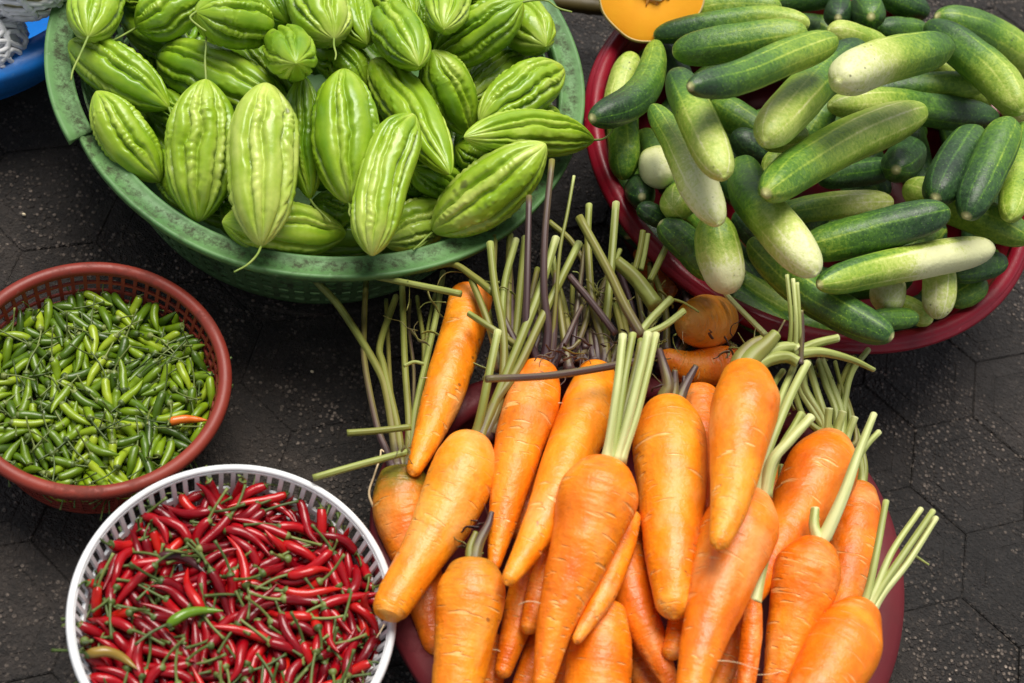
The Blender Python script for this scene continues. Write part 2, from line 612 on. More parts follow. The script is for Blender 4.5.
# ------------------------------------------------------------------ ground: worn hexagonal pavers
def build_ground():
    bm = bmesh.new()
    E = 0.064                                   # paver edge
    rot = math.radians(-25)
    cr, sr = math.cos(rot), math.sin(rot)
    cx0, cy0 = P(1022, 582, 0)[:2]
    for i in range(-24, 25):
        for j in range(-24, 25):
            x = i * 1.5 * E
            y = (j + .5 * (i % 2)) * math.sqrt(3) * E
            X, Y = cx0 + cr * x - sr * y, cy0 + sr * x + cr * y
            if math.hypot(X, Y - .7) > 1.5:
                continue
            dz = random.gauss(0, .0007)
            tl = (random.gauss(0, .006), random.gauss(0, .006))
            def ring(s, z):
                out = []
                for k in range(6):
                    a = rot + k * math.pi / 3
                    px, py = s * math.cos(a), s * math.sin(a)
                    out.append(bm.verts.new((X + px, Y + py, z + dz + px * tl[0] + py * tl[1])))
                return out
            prof = [(E * .9995, -.0012), (E * .994, -.0009), (E * .978, 0), (E * .65, 0), (E * .638, -.0005), (E * .628, -.0005), (E * .616, 0)]
            rs = [ring(s, z) for s, z in prof]
            for a, b in zip(rs[:-1], rs[1:]):
                for k in range(6):
                    bm.faces.new((a[k], a[(k + 1) % 6], b[(k + 1) % 6], b[k]))
            bm.faces.new(rs[-1])
    v = [bm.verts.new((x, y + .7, -.003)) for x, y in ((-6, -6), (6, -6), (6, 6), (-6, 6))]
    bm.faces.new(v)
    me = bpy.data.meshes.new('ground')
    bm.to_mesh(me)
    bm.free()
    tag(link('ground', me, MAT['ground']), kind='structure')


build_ground()

# ------------------------------------------------------------------ baskets and basins
BOWL = {'green': (-.2469, .8874, .2381, .135), 'cuke': (.2024, 1.0156, .2245, .12), 'carrot': (.1558, .5720, .2205, .095),
        'white': (-.1164, .3855, .1165, .12), 'rust': (-.2995, .5375, .1078, .085)}


def green_basket():
    x, y, R, z = BOWL['green']
    root = tag(empty('plastic_basket', (x, y, 0)), 'large dirty green plastic basket with broken rim, heaped with bitter melons', 'basket')
    p = P(68, 138, z)
    ac = math.atan2(p[1] - y, p[0] - x) % (2 * math.pi)
    bm = bmesh.new()
    seg = 200
    prof = [(-.0235, -.014), (-.0230, -.0012), (-.0212, .0), (-.0198, -.0012), (-.013, -.0010), (-.006, .0), (-.0035, .0018), (-.0012, .0022), (.0, .001), (.0, -.0035), (-.0022, -.0042), (-.006, -.0025), (-.0195, -.0045)]
    rings = []
    for j in range(seg + 1):
        a = ac + 2 * math.pi * j / seg
        d = j / seg * 2 * math.pi
        inset = .0085 * math.exp(-d / .30)
        drop = .004 * math.exp(-d / .5)
        e = 2 * math.pi - d
        row = []
        for (dr, dz) in prof:
            push = .0 if j < seg else (.028 * max(0, (dr + .0235) / .0235 - .25))
            aa = a + push
            r = R + dr - inset + .0016 * math.exp(-e / .35) + .0006 * math.sin(7 * a)
            row.append(bm.verts.new((r * math.cos(aa), r * math.sin(aa), z + dz - drop + .0008 * math.sin(5 * a))))
        rings.append(row)
    for a, b in zip(rings[:-1], rings[1:]):
        for k in range(len(prof)):
            k2 = (k + 1) % len(prof)
            bm.faces.new((a[k], b[k], b[k2], a[k2]))
    bm.faces.new(rings[0])
    bm.faces.new(rings[-1][::-1])
    bmesh.ops.recalc_face_normals(bm, faces=bm.faces)
    me = bpy.data.meshes.new('rim')
    bm.to_mesh(me)
    bm.free()
    me.polygons.foreach_set('use_smooth', np.ones(len(me.polygons), bool))
    link('rim', me, MAT['green_pl'], root)
    rt, rb = R - .025, GREEN_RB
    rows = []
    nr = 8
    for k in range(nr):
        z0, z1 = z - .012 - (z - .024) * (k + 1) / nr, z - .012 - (z - .024) * k / nr
        f0, f1 = z0 / z, z1 / z
        rows.append((rb + (rt - rb) * f0, z0, rb + (rt - rb) * f1, z1, .18, .80, .62, .10 * k))
    perforated('wall', 84, rows, MAT['green_wall'], root, .0018)
    lathe('foot_ring', [(rb + .0005, .012), (rb + .001, .006), (rb, .001), (rb - .006, .001), (rb - .006, .011)], 120, MAT['green_wall'], root, close=True)
    disc('base', rb - .006, .006, 96, MAT['green_pl'], root)
    return root


GREEN_RB = .176
green_basket()


def cuke_basin():
    x, y, R, z = BOWL['cuke']
    root = tag(empty('plastic_basin', (x, y, 0)), 'glossy crimson plastic basin heaped with cucumbers', 'basin')
    lathe('rim', [(R - .001, z - .010), (R, z - .007), (R - .001, z - .004), (R - .004, z - .002), (R - .005, z - .001), (R - .006, z + .001), (R - .010, z + .002),
                  (R - .015, z + .001), (R - .018, z - .002), (R - .019, z - .010), (R - .016, z - .010), (R - .014, z - .004), (R - .006, z - .004), (R - .004, z - .010)], 160, MAT['crimson_pl'], root, close=True)
    rb = .150
    lathe('bowl_wall', [(R - .018, z - .006), (R - .024, z - .03), (rb + .02, .02), (rb, .006), (.0005, .006), (.0005, .001), (rb, .001), (rb + .022, .014), (R - .021, z - .03), (R - .015, z - .006)], 160, MAT['crimson_pl'], root)


cuke_basin()


def carrot_basin():
    x, y, R, z = BOWL['carrot']
    root = tag(empty('plastic_basin', (x, y, 0)), 'dull dark maroon plastic basin underneath the carrots', 'basin')
    def squeeze(a):
        return 1 - .30 * max(0, math.cos(a - 1.95)) ** 2.6
    lathe('rim', [(R - .003, z - .012), (R, z - .008), (R - .0015, z - .004), (R - .008, z), (R - .024, z + .002), (R - .031, z), (R - .034, z - .005), (R - .033, z - .014),
                  (R - .030, z - .010), (R - .024, z - .003), (R - .008, z - .005), (R - .004, z - .010)], 160, MAT['maroon_pl'], root, close=True, rfun=squeeze)
    rb = .140
    lathe('bowl_wall', [(R - .033, z - .010), (R - .038, z - .03), (rb + .018, .02), (rb, .006), (.0005, .006), (.0005, .001), (rb, .001), (rb + .02, .014), (R - .035, z - .03), (R - .030, z - .012)], 160, MAT['maroon_pl'], root, rfun=squeeze)


carrot_basin()


def white_basket():
    x, y, R, z = BOWL['white']
    root = tag(empty('plastic_basket', (x, y, 0)), 'white plastic basket with slotted sides full of red chillies', 'basket')
    lathe('rim', [(R - .001, z - .006), (R, z - .003), (R - .001, z - .0005), (R - .003, z + .0004), (R - .0048, z), (R - .0056, z - .0012), (R - .0056, z - .004), (R - .004, z - .004), (R - .0022, z - .003)], 120, MAT['white_pl'], root, close=True)
    rt, rb = R - .0050, R - .036
    def rr(q): return rb + (rt - rb) * (q - .006) / (z - .009)
    rows = []
    for z0, z1 in ((z - .024, z - .003), (z - .047, z - .024), (z - .070, z - .047), (.020, z - .070)):
        rows.append((rr(z0), z0, rr(z1), z1, .14, .93, .62, 0))
    rows.append((rr(.006), .006, rr(.020), .020, .4, .6, .3, 0))
    perforated('wall', 76, rows, MAT['white_pl'], root, .0025)
    disc('base', rb + .001, .002, 90, MAT['white_pl'], root, .005)


white_basket()


def rust_basket():
    x, y, R, z = BOWL['rust']
    root = tag(empty('plastic_basket', (x, y, 0)), 'round rust red mesh basket of green chillies with thick rim', 'basket')
    q = .0056
    lathe('rim', [(R - q + q * math.cos(a), z - q * .6 + q * .95 * math.sin(a)) for a in [2 * math.pi * k / 12 for k in range(12)]], 140, MAT['rust_pl'], root, close=True)
    rt, rb = R - 1.6 * q, R - .026
    rows = []
    nr = 8
    zt = z - q
    for k in range(nr):
        z0, z1 = .006 + (zt - .006) * k / nr, .006 + (zt - .006) * (k + 1) / nr
        rows.append((rb + (rt - rb) * k / nr, z0, rb + (rt - rb) * (k + 1) / nr, z1, .13, .87, .70, 0))
    perforated('wall', 60, rows, MAT['rust_pl'], root, .0022)
    disc('base', rb + .001, .002, 90, MAT['rust_pl'], root, .005)


rust_basket()


# ------------------------------------------------------------------ heaps: find heights at which the pieces lie on each other
def item_samples(it, n=13):
    s = np.linspace(.04, .96, n)
    px = spline(it['pts'], n, s)
    w = np.interp(s, it['ps'], it['pw'])
    z = it['za'] + (it['zb'] - it['za']) * s
    X = np.array([P(a, b, c) for (a, b), c in zip(px, z)])
    r = w * np.array([depth(p) for p in X]) / F_PX
    return s, X, r


def settle(items, bowl, base, crown_h, tol=.86, rin=.03, tilt=.5):
    bx, by, R, zr = BOWL[bowl]
    R = R - rin
    placed = np.zeros((0, 7))
    for it in sorted(items, key=lambda q: q['layer']):
        dz = it.get('dz')
        it['za'] = base
        it['zb'] = base + (dz or 0)
        if dz and dz < 0:
            it['za'], it['zb'] = base - dz, base
        if it.get('fix'):
            it['za'], it['zb'] = it['fix']
        for k in range(0 if it.get('fix') else 260):
            s, X, r = item_samples(it)
            d = np.hypot(X[:, 0] - bx, X[:, 1] - by)
            lift = base + crown_h * np.clip(1 - (d / R) ** 2, -1, 1) + r * .9 - X[:, 2]
            far = ((X[:, 0] - bx) * bx + (X[:, 1] - by) * by) / (d * math.hypot(bx, by) + 1e-9) > -.6          # the side of the bowl away from the viewer
            wall = np.where((X[:, 2] < zr + .004) & far, d + r * .8 - R, 0)
            lift = np.maximum(lift, np.where(wall > 0, np.minimum(wall + .002, .01), 0))
            pq = np.array([px_of(p) for p in X])
            dep = np.array([depth(p) for p in X])
            if len(placed):
                # a piece of a higher layer lies nearer to the viewer wherever the two overlap
                L = np.linalg.norm(pq[:, None] - placed[None, :, 4:6], axis=2) * dep[:, None] / F_PX
                S = (r[:, None] + placed[None, :, 3]) * tol
                need = np.where(L < S, dep[:, None] - placed[None, :, 6] + np.sqrt(np.clip(S ** 2 - L ** 2, 0, None)), -1).max(1)
                lift = np.maximum(lift, np.where(need > 0, need * .8 + .0004, 0))
            i = int(np.argmax(lift))
            if lift[i] <= .0003:
                break
            if dz is not None:
                it['za'] += lift[i]
                it['zb'] += lift[i]
            else:
                a, b = 1 - s[i], s[i]
                q = a * a + b * b
                it['za'] += lift[i] * a / q
                it['zb'] += lift[i] * b / q
                L = np.linalg.norm(X[-1] - X[0]) * tilt
                if it['za'] - it['zb'] > L:
                    it['zb'] = it['za'] - L
                if it['zb'] - it['za'] > L:
                    it['za'] = it['zb'] - L
        s, X, r = item_samples(it)
        placed = np.vstack([placed, np.column_stack([X, r, [px_of(p) for p in X], [depth(p) for p in X]])])
    print(bowl, 'heap top', placed[:, 2].max().round(3), [(it['key'], round(it['za'], 3), round(it['zb'], 3)) for it in items])


def centreline(it, n):
    u = (1 - np.cos(np.linspace(0, np.pi, n))) / 2
    u = .35 * np.linspace(0, 1, n) + .65 * u
    px = spline(it['pts'], n, u)
    z = it['za'] + (it['zb'] - it['za']) * u
    c = np.array([P(a, b, q) for (a, b), q in zip(px, z)])
    sc_ = np.array([depth(p) for p in c]) / F_PX
    return u, c, sc_


def stem(parent, name, pts, r0, r1, m, tone=None, seg=8, n=14, attrs=None, flat=1.0):
    c = spline(pts, n)
    r = np.linspace(r0, r1, n)
    at = {'tone': np.linspace(tone[0], tone[1], n)} if tone is not None else None
    return sweep_obj(name, c, r, seg, m, parent, attrs=at, flat=flat)
# ------------------------------------------------------------------ bitter melons
# pixel points along each fruit, half width in pixels, layer (higher lies on top), height difference of the ends or None, tone, label, stem (pixel points)
MELONS = [
    ('a', [(88, 37), (97, 0), (104, -42)], 26, 3, None, .02, 'bitter melon by the far left rim, tip down with stalk hanging over the rim', (0, [(80, 55), (73, 70), (71, 80)])),
    ('b', [(69, 42), (118, 72), (169, 108)], 26, 2, None, -.06, 'dark green bitter melon lying slantwise just above the rim crack', (1, [(172, 118), (169, 128), (173, 134)])),
    ('c', [(96, 91), (124, 135), (160, 182)], 25, 2, None, .0, 'bitter melon lowest at left, tapering tip beside the broken rim', None),
    ('d', [(206, 79), (201, 145), (198, 222)], 34, 5, None, .03, 'bitter melon standing with long thin stalk reaching straight up', (0, [(205, 60), (206, 45), (206, 30)])),
    ('e', [(266, 83), (262, 160), (261, 246)], 34, 6, None, .17, 'palest yellowish bitter melon, stalk drooping over the near rim', (1, [(257, 255), (247, 265), (234, 272)])),
    ('f', [(158, 56), (215, 76), (290, 112)], 29, 2, None, -.05, 'darker bitter melon crossing behind the two upright melons', None),
    ('g', [(136, 28), (168, 12), (208, -14)], 25, 4, None, .0, 'bitter melon with short side stalk near the far left', (0, [(127, 33), (118, 38), (111, 41)])),
    ('h', [(128, 2), (152, 30), (192, 56)], 22, 1, None, -.08, 'bitter melon mostly hidden underneath the short stalked one', None),
    ('i', [(196, 12), (235, 20), (272, 26)], 28, 5, None, .0, 'stubby bitter melon with brown scars on its knobbly side', (0, [(190, 18), (200, 27), (206, 31)])),
    ('j', [(284, 43), (290, 53), (296, 63)], 25, 5, .075, -.04, 'small bitter melon seen end on with dark blossom scar', None),
    ('k', [(334, 39), (318, 8), (298, -36)], 29, 6, None, .06, 'bitter melon with curly stalk hanging from its lower tip', (0, [(334, 46), (336, 54), (335, 60)])),
    ('l', [(367, 44), (350, 15), (332, -26)], 24, 5, None, .0, 'bitter melon tucked against the right side of the curly stalked one', None),
    ('m', [(312, 50), (342, 62), (368, 88)], 22, 2, None, -.04, 'bitter melon lying behind the top of the large central melon', None),
    ('n', [(344, 69), (345, 130), (349, 203)], 33, 6, None, -.03, 'large deep green bitter melon standing upright in the middle', (1, [(350, 207), (349, 212), (350, 216)])),
    ('o', [(302, 76), (303, 135), (310, 199)], 20, 3, None, -.12, 'slim dark bitter melon squeezed between two upright ones', (1, [(315, 206), (323, 214), (331, 222)])),
    ('p', [(222, 222), (280, 228), (346, 234)], 27, 3, None, .0, 'bitter melon lying flat along the near rim under the palest one', None),
    ('q', [(414, 114), (398, 140), (384, 178), (375, 218), (372, 256)], 25, 7, None, .08, 'bent banana shaped bitter melon pointing down at the near rim', None),
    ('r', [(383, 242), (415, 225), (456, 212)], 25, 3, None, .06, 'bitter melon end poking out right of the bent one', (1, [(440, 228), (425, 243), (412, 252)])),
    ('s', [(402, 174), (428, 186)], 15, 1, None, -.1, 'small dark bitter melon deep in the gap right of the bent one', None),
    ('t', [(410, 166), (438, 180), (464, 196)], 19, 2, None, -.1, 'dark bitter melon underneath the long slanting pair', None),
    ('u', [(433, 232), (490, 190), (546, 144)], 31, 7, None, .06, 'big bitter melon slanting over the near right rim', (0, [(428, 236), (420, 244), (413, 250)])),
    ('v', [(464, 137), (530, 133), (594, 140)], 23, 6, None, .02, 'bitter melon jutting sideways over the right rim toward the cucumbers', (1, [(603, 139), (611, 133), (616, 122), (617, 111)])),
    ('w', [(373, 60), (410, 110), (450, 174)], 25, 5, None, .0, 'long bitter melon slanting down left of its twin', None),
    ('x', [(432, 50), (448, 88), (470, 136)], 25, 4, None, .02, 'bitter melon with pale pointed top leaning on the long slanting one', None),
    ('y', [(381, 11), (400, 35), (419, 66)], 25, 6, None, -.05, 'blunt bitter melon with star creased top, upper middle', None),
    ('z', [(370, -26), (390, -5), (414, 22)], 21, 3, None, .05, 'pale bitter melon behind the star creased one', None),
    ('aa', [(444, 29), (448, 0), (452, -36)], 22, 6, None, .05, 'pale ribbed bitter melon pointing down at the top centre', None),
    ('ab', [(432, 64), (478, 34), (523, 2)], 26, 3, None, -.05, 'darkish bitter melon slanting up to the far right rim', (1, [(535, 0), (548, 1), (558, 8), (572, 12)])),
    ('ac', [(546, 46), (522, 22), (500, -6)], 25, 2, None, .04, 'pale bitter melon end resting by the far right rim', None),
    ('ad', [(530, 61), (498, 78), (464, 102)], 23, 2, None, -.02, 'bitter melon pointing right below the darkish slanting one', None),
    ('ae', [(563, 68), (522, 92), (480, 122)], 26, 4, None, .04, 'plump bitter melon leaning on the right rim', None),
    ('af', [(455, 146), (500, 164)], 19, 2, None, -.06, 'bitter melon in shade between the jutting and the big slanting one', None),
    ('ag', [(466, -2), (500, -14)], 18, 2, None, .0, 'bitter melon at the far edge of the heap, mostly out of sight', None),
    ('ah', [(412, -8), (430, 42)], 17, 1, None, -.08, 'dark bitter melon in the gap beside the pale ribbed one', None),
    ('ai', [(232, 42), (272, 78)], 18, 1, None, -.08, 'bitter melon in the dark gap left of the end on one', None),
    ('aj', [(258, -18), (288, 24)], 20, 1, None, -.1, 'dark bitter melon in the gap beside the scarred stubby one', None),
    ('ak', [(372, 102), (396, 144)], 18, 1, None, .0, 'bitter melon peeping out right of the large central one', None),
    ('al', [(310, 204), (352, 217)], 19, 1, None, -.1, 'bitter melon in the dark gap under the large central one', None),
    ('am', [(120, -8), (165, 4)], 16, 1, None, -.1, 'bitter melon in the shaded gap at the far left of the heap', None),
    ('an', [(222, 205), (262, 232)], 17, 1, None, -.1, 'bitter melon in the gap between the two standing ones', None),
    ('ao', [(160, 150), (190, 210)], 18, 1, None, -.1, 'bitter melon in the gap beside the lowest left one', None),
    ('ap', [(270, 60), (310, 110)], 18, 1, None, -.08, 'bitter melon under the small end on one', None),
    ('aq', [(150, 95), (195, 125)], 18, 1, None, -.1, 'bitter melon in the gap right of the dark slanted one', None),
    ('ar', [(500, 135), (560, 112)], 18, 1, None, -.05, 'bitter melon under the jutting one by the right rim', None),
]


def build_melons():
    items = []
    for key, pts, W, layer, dz, tone, label, st in MELONS:
        ps = np.linspace(0, 1, 13)
        pw = W * (1 - np.abs(2 * ps - 1) ** 2.3) ** .75
        items.append(dict(key=key, pts=pts, ps=ps, pw=pw, layer=layer, dz=dz, W=W, tone=tone, label=label, st=st))
    bx, by, R, zr = BOWL['green']
    for k in range(22):
        q = .145 if k < 15 else .07
        a = 2 * math.pi * (k / 15 if k < 15 else k / 7) + .2
        p = np.array([bx + q * math.cos(a), by + q * math.sin(a), .07])
        t = np.array([-math.sin(a), math.cos(a), .1]) * .055
        items.append(dict(key='fill%d' % k, pts=[px_of(p - t), px_of(p + t)], ps=np.linspace(0, 1, 13), pw=26 * (1 - np.abs(2 * np.linspace(0, 1, 13) - 1) ** 2.3) ** .75, layer=0, dz=None,
                          W=26, tone=-.22, label='bitter melon deep in the heap, almost hidden under the others', st=None, fix=(.084, .088)))  # filler tone lowered so the gaps between melons look shaded
    settle(items, 'green', .088, .03, rin=.034)
    for k, it in enumerate(items):
        g = np.random.default_rng(100 + k)
        n, seg = 112, 150
        u, c, s = centreline(it, n)
        q = .07 * (g.random() - .5)
        uu = np.clip(u + q * np.sin(np.pi * u), 0, 1)
        r = it['W'] * (1 - np.abs(2 * uu - 1) ** (3.6 if it['key'] == 'q' else 2.2 + .6 * g.random())) ** (.62 + .14 * g.random()) * s * 1.02
        th = np.arange(seg)[None, :] / seg
        tt = u[:, None]
        T, H = np.broadcast_arrays(tt, th)
        nr = 2 * int(g.integers(5, 7))
        isb = np.arange(nr) % 2 == 0                                # every second rib is a narrow chain of warts
        wid = np.where(isb, g.uniform(.5, .8, nr), g.uniform(.9, 1.5, nr))
        wid /= wid.sum()
        edges = np.concatenate([[0], np.cumsum(wid)])
        warp = .045 * (vnoise(g, 5, 5, H, T) - .5) + .016 * (vnoise(g, 14, 18, H, T) - .5) + .007 * (vnoise(g, 40, 40, H, T) - .5)
        x = (H + warp) % 1
        kk = np.clip(np.searchsorted(edges, x, side='right') - 1, 0, nr - 1)
        f = (x - edges[kk]) / wid[kk]
        dg = np.minimum(f, 1 - f) * wid[kk]
        crease = np.exp(-(dg / .0115) ** 2) * (.45 + .85 * vnoise(g, nr, 9, H, T))
        dome = 1 - (2 * f - 1) ** 2
        nb = g.uniform(12, 20, nr)[kk]
        ph = g.uniform(0, 6, nr)[kk] + 7.0 * vnoise(g, nr, 9, H, T)
        bead = np.abs(np.sin(np.pi * T * nb + ph)) ** .6
        size = np.clip(2.4 * vnoise(g, nr, 7, H, T) - .7, 0, 1)
        wart = dome ** 1.3 * (.065 + .085 * (bead - .55) * size)
        side = np.clip(vnoise(g, 46, 42, H, T) - .62, 0, 1) * .16 * np.clip(vnoise(g, 6, 4, H, T) * 2 - .8, 0, 1)
        broad = .105 * dome ** .65 * (.75 + .5 * vnoise(g, nr, 6, H, T))
        env = np.clip(np.minimum(T, 1 - T) * 6, .3, 1)
        lump = .04 * (vnoise(g, 4, 5, H, T) - .5)
        h = np.where(isb[kk], wart, broad) + side - .165 * crease
        mult = .945 + lump + env * h
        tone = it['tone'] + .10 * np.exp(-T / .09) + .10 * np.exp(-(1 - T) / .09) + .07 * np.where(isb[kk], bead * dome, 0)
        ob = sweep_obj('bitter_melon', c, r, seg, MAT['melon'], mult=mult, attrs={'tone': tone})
        tag(ob, it['label'], 'bitter melon', 'bitter melons heaped in the green basket')
        if it['st']:
            end, pp = it['st']
            a = c[0] if end == 0 else c[-1]
            z = a[2]
            b = c[3] if end == 0 else c[-4]
            pts = [b, a]
            for i, (px, py) in enumerate(pp):
                pts.append(P(px, py, z + .004 * (i + 1) * (1 if it['key'] in 'dv' else .6)))
            stem(ob, 'stem', pts, .0012, .0007, MAT['melon_stem'])


build_melons()

# ------------------------------------------------------------------ cucumbers: points, half width, layer, dz, tone at start, tone at end, label
CUKES = [
    (1, [(591, 119), (622, 108), (643, 90), (652, 68), (656, 42)], 17, 4, None, .08, .48, 'bent dark cucumber curling beside the left rim of the basin'),
    (2, [(633, 54), (622, 82), (612, 122)], 14, 2, None, .68, .6, 'pale cucumber standing behind the bent one by the left rim'),
    (3, [(622, 106), (624, 142), (624, 180)], 16, 2, None, .35, .42, 'green cucumber under the bent one, against the left rim'),
    (4, [(655, 160), (660, 174)], 19, 3, .07, .75, 1.02, 'whitish cucumber end with brown stain facing upward'),
    (5, [(638, 186), (642, 197)], 15, 2, .07, .1, .02, 'very dark cucumber end facing up by the left rim'),
    (6, [(688, 192), (673, 208)], 18, 3, .06, .4, .62, 'green cucumber end with yellowish tip facing up under the bulging one'),
    (7, [(652, 106), (674, 140), (693, 175), (719, 224)], 19, 5, None, .32, .9, 'cucumber thin at top, bulging pale at its lower end'),
    (8, [(675, 72), (697, 118), (724, 177)], 20, 6, None, .12, .74, 'cucumber dark above and pale below, beside the bulging one'),
    (9, [(672, 52), (740, 42), (808, 32)], 19, 6, None, .30, .50, 'stout cucumber lying level just under the pumpkin'),
    (10, [(689, 87), (735, 79), (785, 58), (835, 40)], 18, 7, None, .06, .5, 'dark frosted cucumber slanting up right, cut end pale'),
    (11, [(862, 46), (820, 78), (791, 108), (764, 140)], 23, 6, None, .15, .66, 'broad striped cucumber slanting down left with yellowish tip'),
    (12, [(838, 81), (880, 62), (950, 46)], 23, 9, None, .95, .28, 'fat cucumber with creamy white left end, highest of the heap'),
    (13, [(829, 29), (855, 38), (890, 50)], 14, 4, None, .72, .55, 'small yellowish cucumber end behind the creamy fat one'),
    (14, [(850, 95), (920, 87), (988, 84)], 14, 6, None, .1, .5, 'dark smooth cucumber straight under the creamy fat one'),
    (15, [(932, 60), (962, 80), (992, 104)], 13, 5, None, .66, .58, 'yellow green cucumber showing behind the dark smooth one'),
    (16, [(926, 24), (963, 50), (996, 78), (1022, 112)], 20, 6, None, .08, .66, 'long dark cucumber with bright ridge near the right edge'),
    (17, [(936, 16), (985, 36), (1045, 72)], 21, 5, None, .2, .55, 'cucumber behind the bright ridged one at the right edge'),
    (18, [(1000, 98), (1042, 124)], 14, 4, None, .74, .7, 'pale cucumber end below the bright ridged one'),
    (19, [(829, 106), (880, 103), (930, 110), (998, 119)], 18, 7, None, .68, .08, 'cucumber yellow green at left turning dark at its right end'),
    (20, [(765, 194), (800, 168), (850, 140), (924, 110)], 23, 10, None, .3, .62, 'large mottled pale cucumber slanting up across the middle'),
    (21, [(912, 150), (896, 170)], 19, 6, .06, .12, .05, 'dark cucumber end with star shaped pale scar facing up'),
    (22, [(976, 132), (954, 166), (935, 199)], 21, 6, None, .2, .03, 'dark blunt cucumber right of the star scarred end'),
    (23, [(1010, 121), (990, 165), (966, 217)], 20, 7, None, .36, .06, 'dark cucumber with pale stripes pointing down left at right'),
    (24, [(1024, 126), (1019, 170), (1010, 219)], 16, 6, None, .35, .6, 'slim cucumber at the right edge with yellow tip'),
    (25, [(778, 214), (830, 206), (893, 202)], 14, 5, None, .38, .78, 'cucumber with pale pointed end under the mottled one'),
    (26, [(800, 250), (850, 238), (900, 225), (950, 211)], 21, 7, None, .3, .06, 'thick green cucumber with dark right end above the cream one'),
    (27, [(742, 160), (752, 195), (780, 230), (816, 274)], 24, 8, None, .22, .86, 'thick cucumber pointing down with pale yellow lower end'),
    (28, [(712, 212), (719, 250), (731, 294)], 23, 4, None, .5, 1.0, 'white ended cucumber leaning on the near left rim'),
    (30, [(750, 240), (800, 286), (845, 315), (893, 338)], 20, 7, None, .52, .2, 'long cucumber hanging out over the near rim'),
    (31, [(722, 268), (762, 296), (806, 322)], 15, 4, None, .3, .4, 'green cucumber lying inside along the near rim'),
    (32, [(660, 222), (688, 246), (714, 279)], 17, 3, None, .12, .34, 'dark green cucumber lying inside along the left rim'),
    (33, [(638, 206), (670, 224)], 11, 2, None, .05, .05, 'thin dark cucumber touching the left rim'),
    (34, [(818, 285), (870, 271), (930, 259), (993, 248)], 18, 8, None, .52, 1.0, 'cream coloured cucumber lying level with a pale underside'),
    (35, [(903, 186), (960, 208), (1032, 240)], 19, 5, None, .64, .34, 'mid green cucumber behind the cream one, by the right rim'),
    (36, [(952, 274), (1006, 261)], 14, 4, None, .15, .15, 'dark cucumber under the right end of the cream one'),
    (37, [(948, 302), (986, 281)], 15, 3, None, .36, .36, 'green cucumber low by the near right rim'),
    (38, [(889, 287), (887, 300)], 18, 5, .06, .75, .92, 'pale cucumber end facing up below the cream one'),
    (39, [(940, 260), (939, 288), (937, 319)], 17, 6, None, .6, .88, 'short pale cucumber pointing down under the cream one'),
    (40, [(893, 300), (932, 322)], 12, 4, None, .66, .66, 'pale green cucumber end beside the near rim'),
    (41, [(868, 320), (917, 318)], 11, 5, None, .2, .2, 'small dark cucumber end beside the near rim'),
    (42, [(688, 12), (735, 7), (782, 8)], 15, 3, None, .42, .5, 'green cucumber at the far edge right of the pumpkin'),
    (43, [(653, 36), (700, 27), (760, 20), (810, 24)], 14, 3, None, .12, .6, 'long cucumber with its dark end on the pumpkin'),
    (44, [(768, 2), (834, -4)], 13, 2, None, .15, .15, 'dark cucumber at the far edge of the basin'),
    (45, [(840, 8), (838, 18)], 15, 3, .05, .08, .04, 'dark round cucumber end at the far edge'),
    (46, [(864, 6), (871, 17)], 17, 4, .06, .15, .08, 'dark cucumber end with yellowish scar at the far edge'),
    (47, [(880, -6), (928, 14)], 13, 5, None, .1, .06, 'dark cucumber with pale scar at the far right'),
    (48, [(878, 28), (928, 33)], 13, 3, None, .2, .2, 'dark cucumber behind the creamy fat one'),
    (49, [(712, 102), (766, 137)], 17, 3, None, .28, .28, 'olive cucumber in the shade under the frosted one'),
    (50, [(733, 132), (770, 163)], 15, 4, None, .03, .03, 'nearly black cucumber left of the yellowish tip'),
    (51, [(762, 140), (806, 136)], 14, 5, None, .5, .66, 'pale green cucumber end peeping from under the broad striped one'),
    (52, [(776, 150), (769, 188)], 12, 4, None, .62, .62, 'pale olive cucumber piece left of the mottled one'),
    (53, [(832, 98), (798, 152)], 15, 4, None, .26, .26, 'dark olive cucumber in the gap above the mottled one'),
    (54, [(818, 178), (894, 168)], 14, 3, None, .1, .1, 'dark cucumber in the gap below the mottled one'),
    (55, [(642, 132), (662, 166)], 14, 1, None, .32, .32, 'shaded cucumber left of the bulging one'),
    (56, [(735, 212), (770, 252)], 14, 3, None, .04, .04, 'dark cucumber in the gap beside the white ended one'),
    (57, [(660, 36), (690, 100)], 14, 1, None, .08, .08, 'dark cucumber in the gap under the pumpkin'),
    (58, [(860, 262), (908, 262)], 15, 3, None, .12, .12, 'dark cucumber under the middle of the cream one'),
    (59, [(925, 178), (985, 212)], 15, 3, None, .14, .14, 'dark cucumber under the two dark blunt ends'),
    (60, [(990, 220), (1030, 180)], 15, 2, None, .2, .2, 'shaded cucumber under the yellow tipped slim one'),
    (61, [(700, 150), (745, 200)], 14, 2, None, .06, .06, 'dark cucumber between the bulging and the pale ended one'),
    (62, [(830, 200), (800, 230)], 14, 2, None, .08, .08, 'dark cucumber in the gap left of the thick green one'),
    (63, [(800, 60), (830, 110)], 14, 2, None, .06, .06, 'dark cucumber between the frosted and the broad striped one'),
]


